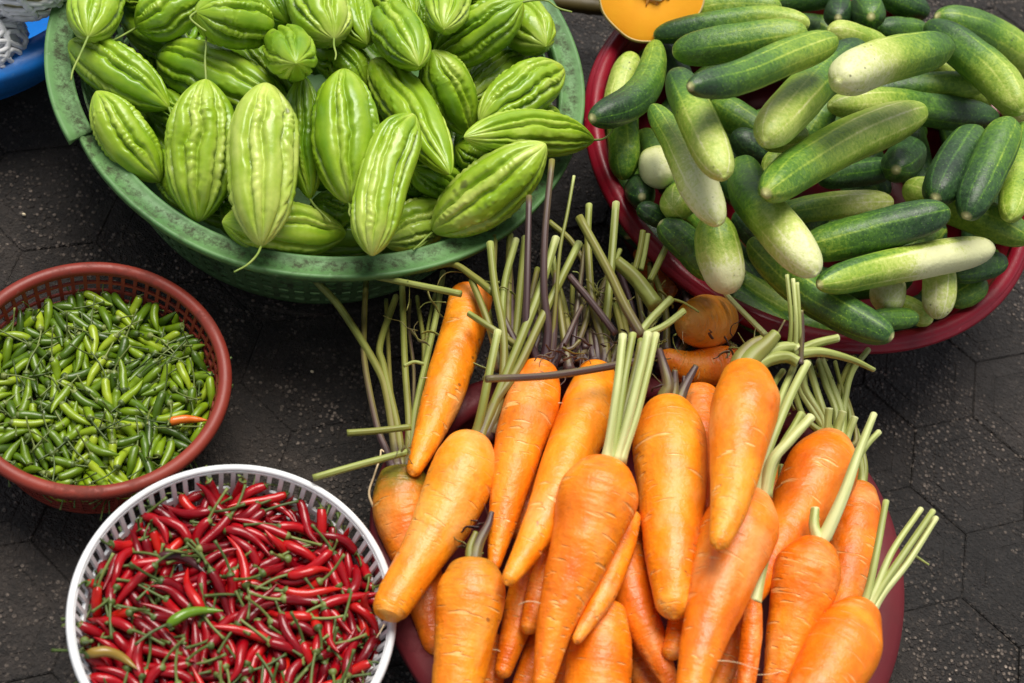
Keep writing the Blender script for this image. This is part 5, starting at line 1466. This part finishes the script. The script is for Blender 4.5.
RED_ROWS = unpack('-24,-1031,652,515,-841,81,147,4;-355,-785,695,351,-928,-119,35,3;-752,-55,698,104,557,-732,-379,4;99,-106,727,68,80,-968,-226,4;-158,-926,692,481,-859,-165,-58,4;895,-482,693,590,-36,-44,-806,3;-422,-311,690,44,214,909,355,4;-489,-508,713,545,-170,-257,780,2;-525,-712,698,30,-48,-989,-139,2;102,107,726,731,-366,-272,508,3;893,53,703,685,-165,-88,704,3;123,-747,735,58,-729,-660,172,1;439,1,700,510,776,-262,-262,3;-191,927,671,187,-264,720,-614,4;-652,176,696,926,299,90,211,4;721,420,733,916,-253,-52,306,4;586,-646,692,60,-745,631,207,3;-411,507,696,473,-305,508,-652,4;696,-482,688,97,-312,-944,45,3;446,304,736,475,-842,-200,158,3;859,-368,670,599,-138,418,-669,2;-144,112,685,823,-420,281,-258,4;290,-685,670,843,-366,273,-286,0;-330,321,694,758,510,60,402,3;-83,729,678,20,53,-983,175,4;-113,-969,661,127,106,534,-829,4;702,-760,658,279,-257,705,-600,2;-64,-714,691,764,-487,303,-295,0;161,-292,709,618,349,-439,-551,1;-344,51,725,435,9,222,873,2;-346,-444,688,860,-496,-118,-24,4;-645,-555,689,50,-919,390,44,1;-167,-320,704,89,542,803,230,4;-199,0,722,221,869,-332,-293,2;523,-771,673,380,903,-200,14,0;-118,385,722,42,-398,-909,117,3;-579,-471,680,192,-527,-732,387,3;443,372,725,294,931,212,47,3;-651,647,655,96,75,246,-962,2;-514,-890,635,252,91,-442,856,4;-110,-284,675,725,-367,272,-516,3;693,-208,678,655,-177,50,733,4;207,906,657,421,-812,318,-249,3;-901,54,693,415,571,-632,-320,1;251,-943,662,229,59,965,110,4;674,147,725,515,-739,334,-278,1;472,840,677,56,-40,-848,-526,1;373,505,724,713,660,175,160,0;-151,587,708,994,42,-30,-92,2;-458,-28,710,57,-34,-982,180,0;-786,-363,659,219,-145,725,637,3;349,-325,659,261,578,753,174,0;176,-663,676,406,-294,-323,802,3;-402,-148,682,2,42,-778,627,4;-688,469,703,173,60,819,544,1;-123,495,718,109,218,821,516,0;868,358,673,930,264,-88,-241,1;-73,138,686,598,-635,453,-182,1;386,-236,623,491,-294,-293,766,4;768,70,681,293,-802,-494,167,1;-496,787,672,216,0,-767,604,1;-561,-762,668,977,199,64,-29,2;-329,-517,675,135,31,189,-972,3;514,-625,660,764,379,-53,-519,1;55,-635,681,39,-398,-895,-197,4;-270,-748,640,304,383,-470,-735,1;-474,-351,662,916,317,-3,-247,2;-376,-225,662,943,-278,184,-7,1;265,-511,673,400,-407,-329,752,0;-218,-560,680,36,-68,833,548,0;-319,473,685,428,-799,-302,295,2;-798,437,676,934,-97,-181,-294,1;-242,-287,678,480,-158,-531,681,1;348,157,686,11,-145,171,974,2;925,-112,658,118,-480,847,195,3;960,78,666,514,209,-243,-796,2;374,591,722,370,124,-3,-921,0;708,-571,645,367,-787,344,359,1;91,-419,651,235,-40,399,-885,4;461,-97,665,931,273,199,-135,1;589,-519,674,863,161,11,-479,3;282,638,675,903,401,-35,-149,2;35,417,672,63,-524,844,-99,2;553,-295,670,343,582,-521,-522,1;369,-527,611,880,-33,176,-439,3;15,-162,689,826,-326,60,456,2;-944,-278,590,537,481,112,-684,1;-335,-683,654,86,693,-538,-472,1;723,-354,658,120,433,-804,-390,4;157,502,673,380,-774,-363,354,3;-170,-790,680,315,-418,186,-832,0;-307,904,651,67,470,-717,-510,3;-432,-866,650,479,-58,301,822,2;-22,-869,680,34,-64,-448,891,4;-851,62,651,40,-676,-713,183,3;417,-771,592,458,63,111,880,2;139,78,670,808,385,112,432,1;316,-20,679,463,876,-47,-125,1;-735,540,664,605,-782,-17,-148,1;-967,64,655,753,-162,-24,-637,4;194,832,618,983,-129,101,85,3;519,239,681,91,-467,-696,538,2;-285,763,667,351,-32,195,-915,1;-17,-334,667,350,252,806,405,0;118,243,676,87,-56,403,-909,0;-427,44,679,767,-627,85,105,2;705,753,624,83,389,862,-314,0;375,-644,656,886,382,-192,-178,1;624,593,652,712,-593,321,-196,4;-18,-239,656,108,371,921,-36,3;620,-110,640,751,400,98,-517,0;-145,645,677,793,595,-130,-28,2;431,96,678,132,-59,605,783,1;201,-891,588,305,-588,-723,-197,0;335,851,642,787,167,128,-580,4;-490,853,650,419,-843,225,252,0;221,-159,658,366,-585,-587,423,0;612,-238,635,458,-465,-123,748,4;-826,214,660,322,-96,-581,742,0;-674,269,592,314,-871,366,94,4;624,296,683,940,-245,-3,-239,4;510,597,677,124,-273,-894,332,0;-99,942,611,927,314,-192,-67,3;699,626,654,553,357,700,276,2;-636,250,645,437,394,-456,-667,3;89,625,672,168,-343,-740,-553,0;359,-820,607,535,216,380,723,1;-11,-589,616,525,282,576,559,4;810,269,646,257,-275,-777,504,1;-486,465,628,140,675,-445,-572,2;-799,-311,612,376,-248,857,251,4;-811,-462,586,876,358,277,-167,3;-938,260,644,17,829,440,-345,2;-369,-87,648,96,-983,7,156,0;341,459,667,224,83,-407,-882,1;-377,892,574,575,-381,724,2,4;395,-118,630,543,59,387,743,0;268,-246,615,372,565,-599,-428,3;-497,254,631,731,342,357,470,1;626,140,670,684,-81,143,711,4;128,182,659,550,-824,-71,112,1;-4,-32,686,747,-388,-243,482,0;-662,-571,632,93,-251,-961,-73,1;62,-955,569,365,-236,569,698,1;-704,213,582,43,938,-251,-236,3;775,10,625,140,524,829,-134,1;870,-276,627,67,-106,963,238,1;-691,-700,651,939,43,235,-249,0;-629,-663,631,53,-968,245,18,2;856,323,624,63,387,912,-119,0;-916,-61,636,581,-52,202,787,4;484,-258,622,695,257,-353,-571,1;-562,528,656,291,-865,-401,79,2;262,-814,627,257,753,-572,-199,1;328,678,628,375,102,187,-902,2;497,-724,610,406,254,315,820,2;-617,688,606,523,806,-69,-267,0;-50,-701,627,684,385,-278,-554,1;288,571,642,142,-889,-174,399,1;-595,-506,609,821,414,72,-386,1;-127,402,640,900,-3,121,419,1;-630,-135,591,280,-706,641,-111,4;830,-324,575,164,-816,-404,379,1;854,444,682,97,664,-55,739,0;740,490,673,20,-88,871,-483,3;-916,-153,592,904,-218,360,76,3;-218,733,619,290,284,-105,-908,1;-89,-908,636,942,-329,-20,-69,4;-790,-76,608,310,44,509,802,3;376,376,658,365,-238,815,-382,1;397,4,619,935,-116,259,-213,2;698,581,591,165,-178,970,13,1;815,143,622,427,427,666,439,3;950,-243,574,279,356,-247,-857,0;-397,-751,600,687,94,143,-706,2;-751,63,629,655,-613,98,-431,3;120,809,564,572,-807,83,-120,3;329,284,670,157,221,860,433,0;-1008,89,540,646,-385,92,652,2;-359,192,656,269,92,-288,-915,0;-153,181,640,602,-99,303,-732,1;-891,-506,590,124,-655,-206,716,4;-7,493,645,783,222,159,559,3;178,898,593,141,-114,335,-925,4;-971,312,570,562,-180,450,-671,0;164,-42,626,798,236,195,519,2;-195,417,626,902,125,140,388,1;627,700,556,283,516,546,596,2;722,-225,582,633,-120,379,-665,2;659,-617,598,696,244,210,641,4;-8,-168,626,878,323,-227,-273,2;-570,232,595,804,-60,272,526,1;-211,0,637,102,73,991,54,1;1009,194,606,771,112,0,-627,0;-285,72,697,645,466,-268,-543,0;555,740,604,98,-832,542,-65,1;-461,-273,633,32,-80,-985,149,4;188,-433,556,550,487,-654,-183,1;-716,715,539,162,439,-451,-760,2;-749,423,632,332,-832,276,-348,4;-726,-719,604,919,-14,144,-367,3;-41,251,619,63,-224,879,417,2;-87,984,554,421,-834,-332,-130,0;280,-840,563,1,707,698,114,1;906,-23,599,140,207,957,148,1;-713,-490,605,254,-230,-894,287,2;-785,315,579,925,-136,222,-276,0;-764,-253,600,33,-149,-873,463,4;-855,-107,590,264,184,771,549,3;-820,19,599,294,-76,198,932,1;239,405,584,869,439,228,23,4;454,907,546,532,-633,-415,-379,3;-10,-997,483,160,109,876,-441,3;-359,-495,611,358,225,497,757,4;547,-590,616,785,-283,323,-446,0;113,-371,572,823,175,195,505,4;-331,690,596,616,-88,53,-781,4;-195,888,614,823,-507,34,-253,3;782,-91,560,44,267,902,337,2;667,-325,633,358,-809,-430,177,1;-995,-65,505,629,278,449,571,4;515,-866,515,273,-927,-215,142,0;-107,874,558,702,587,252,315,3;-661,400,579,79,-185,-664,720,2;494,-615,599,24,-856,508,93,3;534,36,588,156,111,418,-888,4;420,791,606,664,-310,337,-591,1;-448,683,604,74,-636,-734,226,4;286,496,642,122,214,-911,-330,1;-583,-123,545,624,-125,-350,688,3;-140,743,581,623,665,245,333,4;937,294,578,499,527,-545,-420,0;540,199,624,622,-136,63,-768,4;871,-522,546,492,164,382,-765,0;385,-857,535,492,43,-459,-738,2;-520,701,618,169,782,-583,-144,3;-679,-372,599,20,50,195,-979,2;122,-478,546,685,-225,62,691,2;-932,-85,513,140,639,735,179,3;207,-322,567,218,-447,578,-647,2;-157,515,659,144,-929,-330,83,4;492,665,596,192,729,-657,9,4;9,-849,548,850,401,-3,-343,1;-634,454,556,699,-637,-142,-293,1;420,-685,562,373,245,338,829,2;848,-59,570,69,229,912,333,4;58,-357,621,656,696,209,204,1;-434,-20,644,980,-181,66,-46,3;630,153,552,189,394,-688,-579,2;-479,583,558,490,870,-37,-35,4;-253,-765,576,23,242,852,-464,3;-618,765,528,409,-138,525,-734,1;125,712,551,207,-972,-88,-74,1;784,-288,539,72,847,488,-200,1;634,124,608,40,-151,932,328,0;943,-151,484,123,756,-641,42,2;562,512,598,495,214,637,551,4;-239,145,600,542,-110,298,-778,0;215,977,480,604,769,26,-208,0;-349,117,631,814,481,60,320,3;20,-897,592,233,-335,912,36,2;768,-668,577,336,262,-382,-820,2;282,-798,441,448,416,703,364,3;-570,-852,594,324,79,-679,654,0;461,128,619,596,436,-430,-520,1;-429,786,532,431,634,-505,-397,0;-786,-363,534,276,451,-718,-453,2;-293,463,621,921,-269,-7,281,2;-526,-152,582,523,-522,478,-474,3;-39,-591,553,253,-21,-562,-787,2;26,119,615,632,-774,-38,-14,1;-619,544,600,156,44,-308,938,1;-598,298,513,540,-229,423,-691,4;-126,724,522,2,205,-621,-757,1;764,487,549,139,156,261,-942,1;-343,262,556,15,918,-397,-17,1;1011,80,544,208,-673,-675,219,0;656,755,513,180,-916,357,31,3;807,-487,568,869,290,-63,397,0;-375,-182,614,132,8,-335,-933,0;-483,-455,574,119,-170,-934,-290,0;186,657,574,664,-744,21,78,1;-262,-18,568,359,150,-468,-793,2;-697,655,560,272,-939,-174,117,1;381,299,586,834,-259,-59,484,3;-313,-678,573,177,-3,467,866,1;649,-652,474,189,-78,505,-839,0;-156,-791,513,904,-315,66,282,4;-782,363,537,153,910,-322,-214,1;338,-241,516,422,-746,-361,366,4;644,395,544,106,20,-134,-985,3;660,477,614,435,138,291,841,0;92,934,520,49,-290,-927,233,0;57,-846,470,430,-434,-621,491,2;-57,41,572,914,-304,-49,264,3;78,-273,605,292,90,-359,-882,2;-313,-390,612,216,-943,205,-145,3;-706,-608,505,936,-220,90,-261,0;406,431,616,29,-11,-43,999,0;514,-847,455,744,619,180,177,2;-380,-830,517,426,238,385,784,2;-136,-943,539,969,-150,65,184,0;271,686,509,750,64,-160,638,0;665,-96,570,897,-371,205,-130,3;-154,-275,624,755,275,-257,-537,3;239,-679,560,537,-546,-503,402,3;708,345,529,86,70,265,-958,3;-507,169,580,591,768,177,174,0;-74,602,598,82,68,127,986,4;770,-376,511,68,169,602,-777,4;-691,-685,561,430,832,-297,-185,1;-793,-67,540,78,639,754,132,0;320,367,573,854,444,253,97,2;-65,-304,564,311,780,-493,-228,4;-424,-588,514,149,964,-190,113,2;92,-790,578,438,-624,595,-253,0;292,-471,511,973,194,-46,117,2;-207,298,535,79,23,980,183,1;317,-691,543,590,282,216,725,0;342,-262,585,579,166,310,735,3;-433,133,601,969,78,33,232,1;190,78,500,329,68,-480,-810,4;95,-107,543,638,709,59,-296,3;-91,868,446,268,-264,923,-77,0;-147,-666,545,239,61,47,968,3;324,-769,391,359,508,658,425,2;-620,642,489,626,-544,-407,382,0;6,377,582,194,-283,-731,590,0;218,-858,477,579,604,311,451,1;-467,-687,586,603,449,-315,-579,4;-654,-636,569,273,-878,380,-101,2;-78,173,577,114,185,-141,-966,1;-789,204,559,130,362,903,193,4;796,300,503,258,-766,-394,437,1;499,-122,519,287,-428,-579,632,1;200,96,569,834,-31,123,-536,3;231,528,590,199,-976,-70,60,4;229,771,516,349,451,-588,-574,0;-709,-210,456,840,-543,7,-23,3;631,-562,516,380,-98,601,-697,4;577,-356,584,118,-780,611,65,0;396,-186,561,306,-807,428,-267,3;-417,-836,441,9,-150,-861,487,3;-674,-38,528,49,-795,-575,184,1;646,-322,557,677,-15,-40,735,0;851,65,539,399,-541,-695,255,4;-267,784,527,397,-416,645,-503,1;-739,405,497,164,-358,-460,796,1;573,-563,391,199,264,790,516,4;-169,-828,455,569,813,-54,-112,4;553,-677,415,624,193,88,752,0;-681,-741,511,718,571,-293,-269,1;167,-744,578,586,313,-313,-679,3;327,483,582,79,-7,276,-958,3;626,486,549,944,214,7,252,1;-728,-504,455,390,885,-240,85,3;-703,-277,454,839,-537,13,84,4;426,-749,391,395,-623,-551,390,0;69,-650,541,59,-115,-208,-970,3;-373,399,555,210,382,874,216,4;145,977,437,181,-83,-942,271,2;598,-742,474,188,-103,792,-571,2;-83,-217,502,357,-35,519,-776,0;-721,-373,473,983,178,-34,-40,0;-129,839,489,979,17,-110,-170,3;-202,-430,577,349,-569,615,-420,1;-169,-872,538,47,-298,711,-635,4;-572,-469,549,189,-126,-969,91,4;29,-57,437,380,-866,309,97,0;-778,92,531,831,-8,-171,-530,2;-453,-126,611,351,-204,5,-914,0;281,-537,517,541,-828,-122,82,2;670,-479,480,146,182,688,687,1;335,695,497,91,705,637,298,3;806,580,445,141,449,879,80,0;655,178,458,496,-584,512,-389,0;-813,497,507,352,134,-297,-877,3;-453,613,501,508,-281,-521,626,2;-301,-531,506,529,308,365,702,1;82,-127,460,755,638,5,-152,0;-88,597,525,71,-60,673,-734,4;765,-434,491,124,5,775,619,1;-425,-322,506,742,-651,45,156,1;-578,-62,447,915,-240,-27,323,1;-115,-384,508,906,-270,63,-320,1;-634,-764,459,37,336,934,-114,2;-669,-303,533,614,-149,88,-770,2;515,-436,582,145,395,842,339,1;-388,-154,515,429,-66,-101,895,3;-156,409,555,253,9,-136,958,3;-146,-481,580,145,578,-791,-142,0;545,-567,557,648,641,-272,-308,0;-160,649,501,545,-796,-193,-180,1;-743,-214,391,42,-95,976,-192,1;84,-31,578,133,-121,-975,133,1;-912,128,608,99,-724,605,-316,1;190,263,562,9,-478,-876,-69,4;-256,-408,528,810,414,-102,-402,4;867,188,486,608,-652,-289,350,0;418,-387,522,88,-67,627,-771,2;498,109,477,775,550,-211,-228,0;-481,-779,518,55,877,-465,-106,3;910,143,559,369,-711,527,-283,3;-186,524,549,5,-27,562,827,4;590,189,453,468,-638,480,-380,4;-479,-392,469,60,284,891,348,3;783,-376,391,337,-254,-495,760,0;785,-234,453,260,-443,-850,116,4;-139,-908,476,848,-492,-155,120,1;247,814,454,61,937,344,-6,1;101,-294,504,147,934,319,60,2;957,73,462,1,590,800,-109,1;692,100,523,919,184,135,321,4;543,444,465,17,-942,335,-23,4;-329,-121,524,100,428,896,-61,3;539,-647,533,847,-361,161,-355,0;458,-182,543,16,839,-539,73,2;714,275,434,200,672,-711,-45,3;-723,433,428,347,-651,478,-476,0;79,67,522,241,-917,-278,155,1;-5,405,497,791,584,-27,183,2;489,-684,404,538,394,393,633,2;-357,343,472,68,936,-336,-80,4;364,-352,471,48,-997,55,23,0;744,-436,421,297,563,604,480,3;367,-614,513,811,85,-191,546,1;-561,-415,521,75,54,302,-949,4;863,298,464,18,609,-752,-252,2;-514,-185,490,465,-87,546,692,0;-126,81,451,205,703,673,108,3;-17,765,432,180,-62,891,-413,4;-423,304,458,951,203,-15,-233,0;58,-461,392,796,-534,-147,246,0;416,707,508,840,-44,-243,-483,1;-256,971,494,466,-867,-169,39,0;153,478,497,721,-683,58,-101,0;-501,-111,515,881,-264,77,-384,1;-91,519,490,810,-554,-141,130,2;-209,-595,499,288,-454,-822,187,4;-371,134,495,82,-399,-884,227,4;750,-277,486,634,610,-210,-427,2;-338,768,520,586,143,-217,-768,0;-892,155,513,626,412,-447,-488,4;-540,-618,484,147,-28,128,980,4;505,-703,511,899,-22,-95,-426,0;451,152,550,891,260,58,368,3;-250,-731,501,215,964,-67,144,0;357,-556,474,165,-86,537,-823,0;-186,314,472,76,-218,-888,399,2;-131,-162,501,475,-115,521,-699,0;-391,643,476,204,760,-610,-92,1;-317,576,477,545,333,493,591,3;87,-738,479,556,603,-424,-383,0;-533,62,476,87,-324,85,-938,1;188,3,498,15,278,-952,123,2;-230,234,513,85,19,948,307,2;-84,446,517,132,-106,985,1,0;-300,427,564,254,-170,-480,822,0;389,842,513,394,-793,400,-236,1;603,-182,500,218,-413,-793,391,2;98,-212,536,793,-511,-249,219,3;539,146,549,10,438,-854,-278,0;289,32,599,148,-441,821,-332,4;517,691,493,598,-453,381,-540,4;-171,-217,540,643,-594,359,-323,1;91,304,521,455,826,314,113,1;-368,5,523,154,-953,260,0,4;-577,564,476,535,-222,569,-584,0;275,-57,478,270,-546,456,-649,4;-436,139,534,373,-13,267,889,1;290,333,490,424,-83,106,895,4;-266,169,472,955,-199,-57,-210,4;142,186,512,968,181,124,120,4;-764,247,513,34,-906,420,-50,2;961,174,519,691,62,-58,-718,0;513,270,513,970,-100,27,-220,3;343,580,531,65,26,-352,933,1;-635,527,540,47,986,-34,-155,0;260,531,523,49,89,778,620,3;-372,201,534,68,-353,-904,234,0;257,271,542,441,-4,-100,892,2')
chilli_heap('green', 'rust', GREEN_ROWS, .004, 'small green chilli with thin stalk, heaped in the rust red basket', 'green chillies in the rust red basket',
            MAT['green_ch'], 'more small green chillies lying under the upper ones', 300,
            [(186, 419, .05, 'orange_ch', 'single orange chilli lying among the green ones near the basket wall')])
chilli_heap('red', 'white', RED_ROWS, .037, 'glossy dark red chilli with green stalk, heaped in the white basket', 'red chillies in the white basket',
            MAT['red_ch'], 'more red chillies lying under the upper ones', 300,
            [(192, 622, .25, 'lime_ch', 'single lime green chilli lying among the red ones'),
             (112, 662, -.3, 'olive_ch', 'olive brown chilli by the left wall of the white basket'),
             (182, 563, -.35, 'dark_ch', 'single purple black chilli among the red ones')])


# ------------------------------------------------------------------ background: pumpkin half, pole, blue basin with netted fruit
def pumpkin():
    c = P(652, -12, .175)
    R = 54 * depth(c) / F_PX
    root = tag(empty('pumpkin_half', c), 'cut orange pumpkin half with seeds, face up behind the crimson rim', 'pumpkin')
    tocam = Vector(CAM - c).normalized()
    ax = (tocam * .9 + Vector((0, -.1, .25))).normalized()
    root.rotation_mode = 'QUATERNION'
    root.rotation_quaternion = ax.to_track_quat('Z', 'Y')
    lathe('rind', [(R * .968, -.0004), (R * .985, .0003), (R, -.001), (R * 1.01, -R * .12), (R * .98, -R * .35), (R * .86, -R * .62), (R * .62, -R * .82), (R * .3, -R * .92), (.0005, -R * .94)], 96, MAT['rind'], root,
          rfun=lambda a: 1 + .012 * math.cos(8 * a))
    prof = [(R * .968, -.0004), (R * .9, .0004), (R * .6, .0006), (R * .34, .0), (R * .31, -.0004), (R * .28, -R * .012), (R * .2, -R * .02), (.0005, -R * .025)]
    lathe('flesh', prof, 96, MAT['flesh'], root, rfun=lambda a: 1 + .012 * math.cos(8 * a))
    g = np.random.default_rng(3)
    for k in range(16):
        a = g.random() * 6.28
        q = R * (.06 + .22 * g.random())
        p = np.array([q * math.cos(a), q * math.sin(a), -R * .025])
        e = g.normal(size=3) * [.006, .006, .0012]
        sweep_child = sweep('pulp_strand', spline([p, p + e + [0, 0, .0016], p + 1.8 * e], 9), np.array([.001, .0016, .002, .0022, .002, .0018, .0015, .001, .0005]), 8)
        o = link('pulp_strand', sweep_child[0], MAT['pulp'], root)
        o.location = sweep_child[1]
    for k in range(11):
        a = 6.28 * k / 11 + g.random() * .5
        q = R * (.1 + .16 * g.random())
        p = np.array([q * math.cos(a), q * math.sin(a), .0005])
        d = np.array([math.cos(a + g.normal()), math.sin(a + g.normal()), .1]) * .006
        cc = np.array([p - d, p - d * .6, p, p + d * .6, p + d])
        me, o3 = sweep('seed', spline(cc, 11), .0038 * np.sqrt(np.clip(1 - np.linspace(-1, 1, 11) ** 2, 0, 1)), 10, flat=.45)
        o = link('seed', me, MAT['seed'], root)
        o.location = o3


pumpkin()


def pole():
    a, b = P(505, -4, .06), P(640, 12, .06)
    n = 30
    c = np.linspace(a, b, n)
    r = np.full(n, .0085) * (1 + .1 * (np.arange(n) % 9 == 0))
    tag(sweep_obj('bamboo_pole', c, r, 16, MAT['bamboo']), 'brownish yellow pole lying in shade beyond the green basket', 'pole')


pole()


def blue_basin():
    z = .10
    c = P(-88, -84, z)
    R = 237 * depth(P(0, 60, z)) / F_PX
    root = tag(empty('plastic_basin', (c[0], c[1], 0)), 'bright blue plastic basin at the far left corner', 'basin')
    lathe('rim', [(R - .004, z - .03), (R + .001, z - .006), (R - .002, z), (R - .018, z + .002), (R - .028, z), (R - .030, z - .010), (R - .018, z - .004), (R - .006, z - .006), (R - .010, z - .03)], 140, MAT['blue_pl'], root, close=True)
    lathe('bowl_wall', [(R - .029, z - .006), (R - .036, .03), (R - .06, .006), (.0005, .006), (.0005, .001), (R - .058, .001), (R - .033, .03), (R - .026, z - .006)], 120, MAT['blue_pl'], root)


blue_basin()


def netted(px, py, z, rpx, axis, label, frill):
    c = P(px, py, z)
    R = rpx * depth(c) / F_PX
    root = tag(empty('netted_fruit', c), label, 'netted fruit', 'netted fruits in the blue basin')
    lathe('fruit', [(.0005, R)] + [(R * math.sin(a) * .95, R * math.cos(a)) for a in np.linspace(.15, 3.0, 24)] + [(.0005, -R)], 40, MAT['foam'] if not frill else MAT['pear'], root)
    # foam sleeve: two families of crossing strands, wavy like the cut foam
    bm = bmesh.new()
    nst, n = 15, 34
    for fam in (1, -1):
        for k in range(nst):
            pts = []
            for i in range(n):
                f = i / (n - 1)
                lat = -.95 + 2.15 * f if not frill else -.2 + 1.75 * f
                a = 2 * math.pi * k / nst + fam * .55 * math.sin(f * 9 + k)
                rr = R * 1.05 * math.cos(lat) if lat < 1.2 else R * 1.05 * math.cos(1.2)
                zz = R * 1.05 * math.sin(min(lat, 1.2)) + (max(0, lat - 1.2) * R * .9)
                wob = 1 + .03 * math.sin(i * 2.3 + k)
                pts.append((rr * math.cos(a) * wob, rr * math.sin(a) * wob, zz))
            me, o = sweep('strand', spline(pts, n), np.full(n, .0023), 7, origin=(0, 0, 0))
            bm.from_mesh(me)
            bpy.data.meshes.remove(me)
    me = bpy.data.meshes.new('foam_net')
    bm.to_mesh(me)
    bm.free()
    me.polygons.foreach_set('use_smooth', np.ones(len(me.polygons), bool))
    link('foam_net', me, MAT['foam'], root)
    root.rotation_euler = axis


netted(-20, 41, .095, 43, (1.25, .25, .5), 'fruit in white foam net at the far left edge, lower one', False)
netted(22, -30, .15, 46, (2.5, .35, .2), 'fruit in frilly white foam net at the top left corner', True)


def pebble(px, py, rpx, label):
    c = P(px, py, .002)
    r = rpx * depth(c) / F_PX
    me, o = sweep('pebble', np.array([c + np.array([x * r, 0, r * .4]) for x in np.linspace(-1, 1, 11)]), r * np.sqrt(np.clip(1 - np.linspace(-1, 1, 11) ** 2, .001, 1)) * .9, 12, flat=.7)
    b = link('pebble', me, MAT['seed'])
    b.location = Vector(o)
    tag(b, label, 'pebble')


pebble(312, 372, 2.0, 'small round whitish pebble on the dark paving between the baskets')
pebble(24, 215, 2.2, 'pale stone chip on the paving beside the green basket, far left')
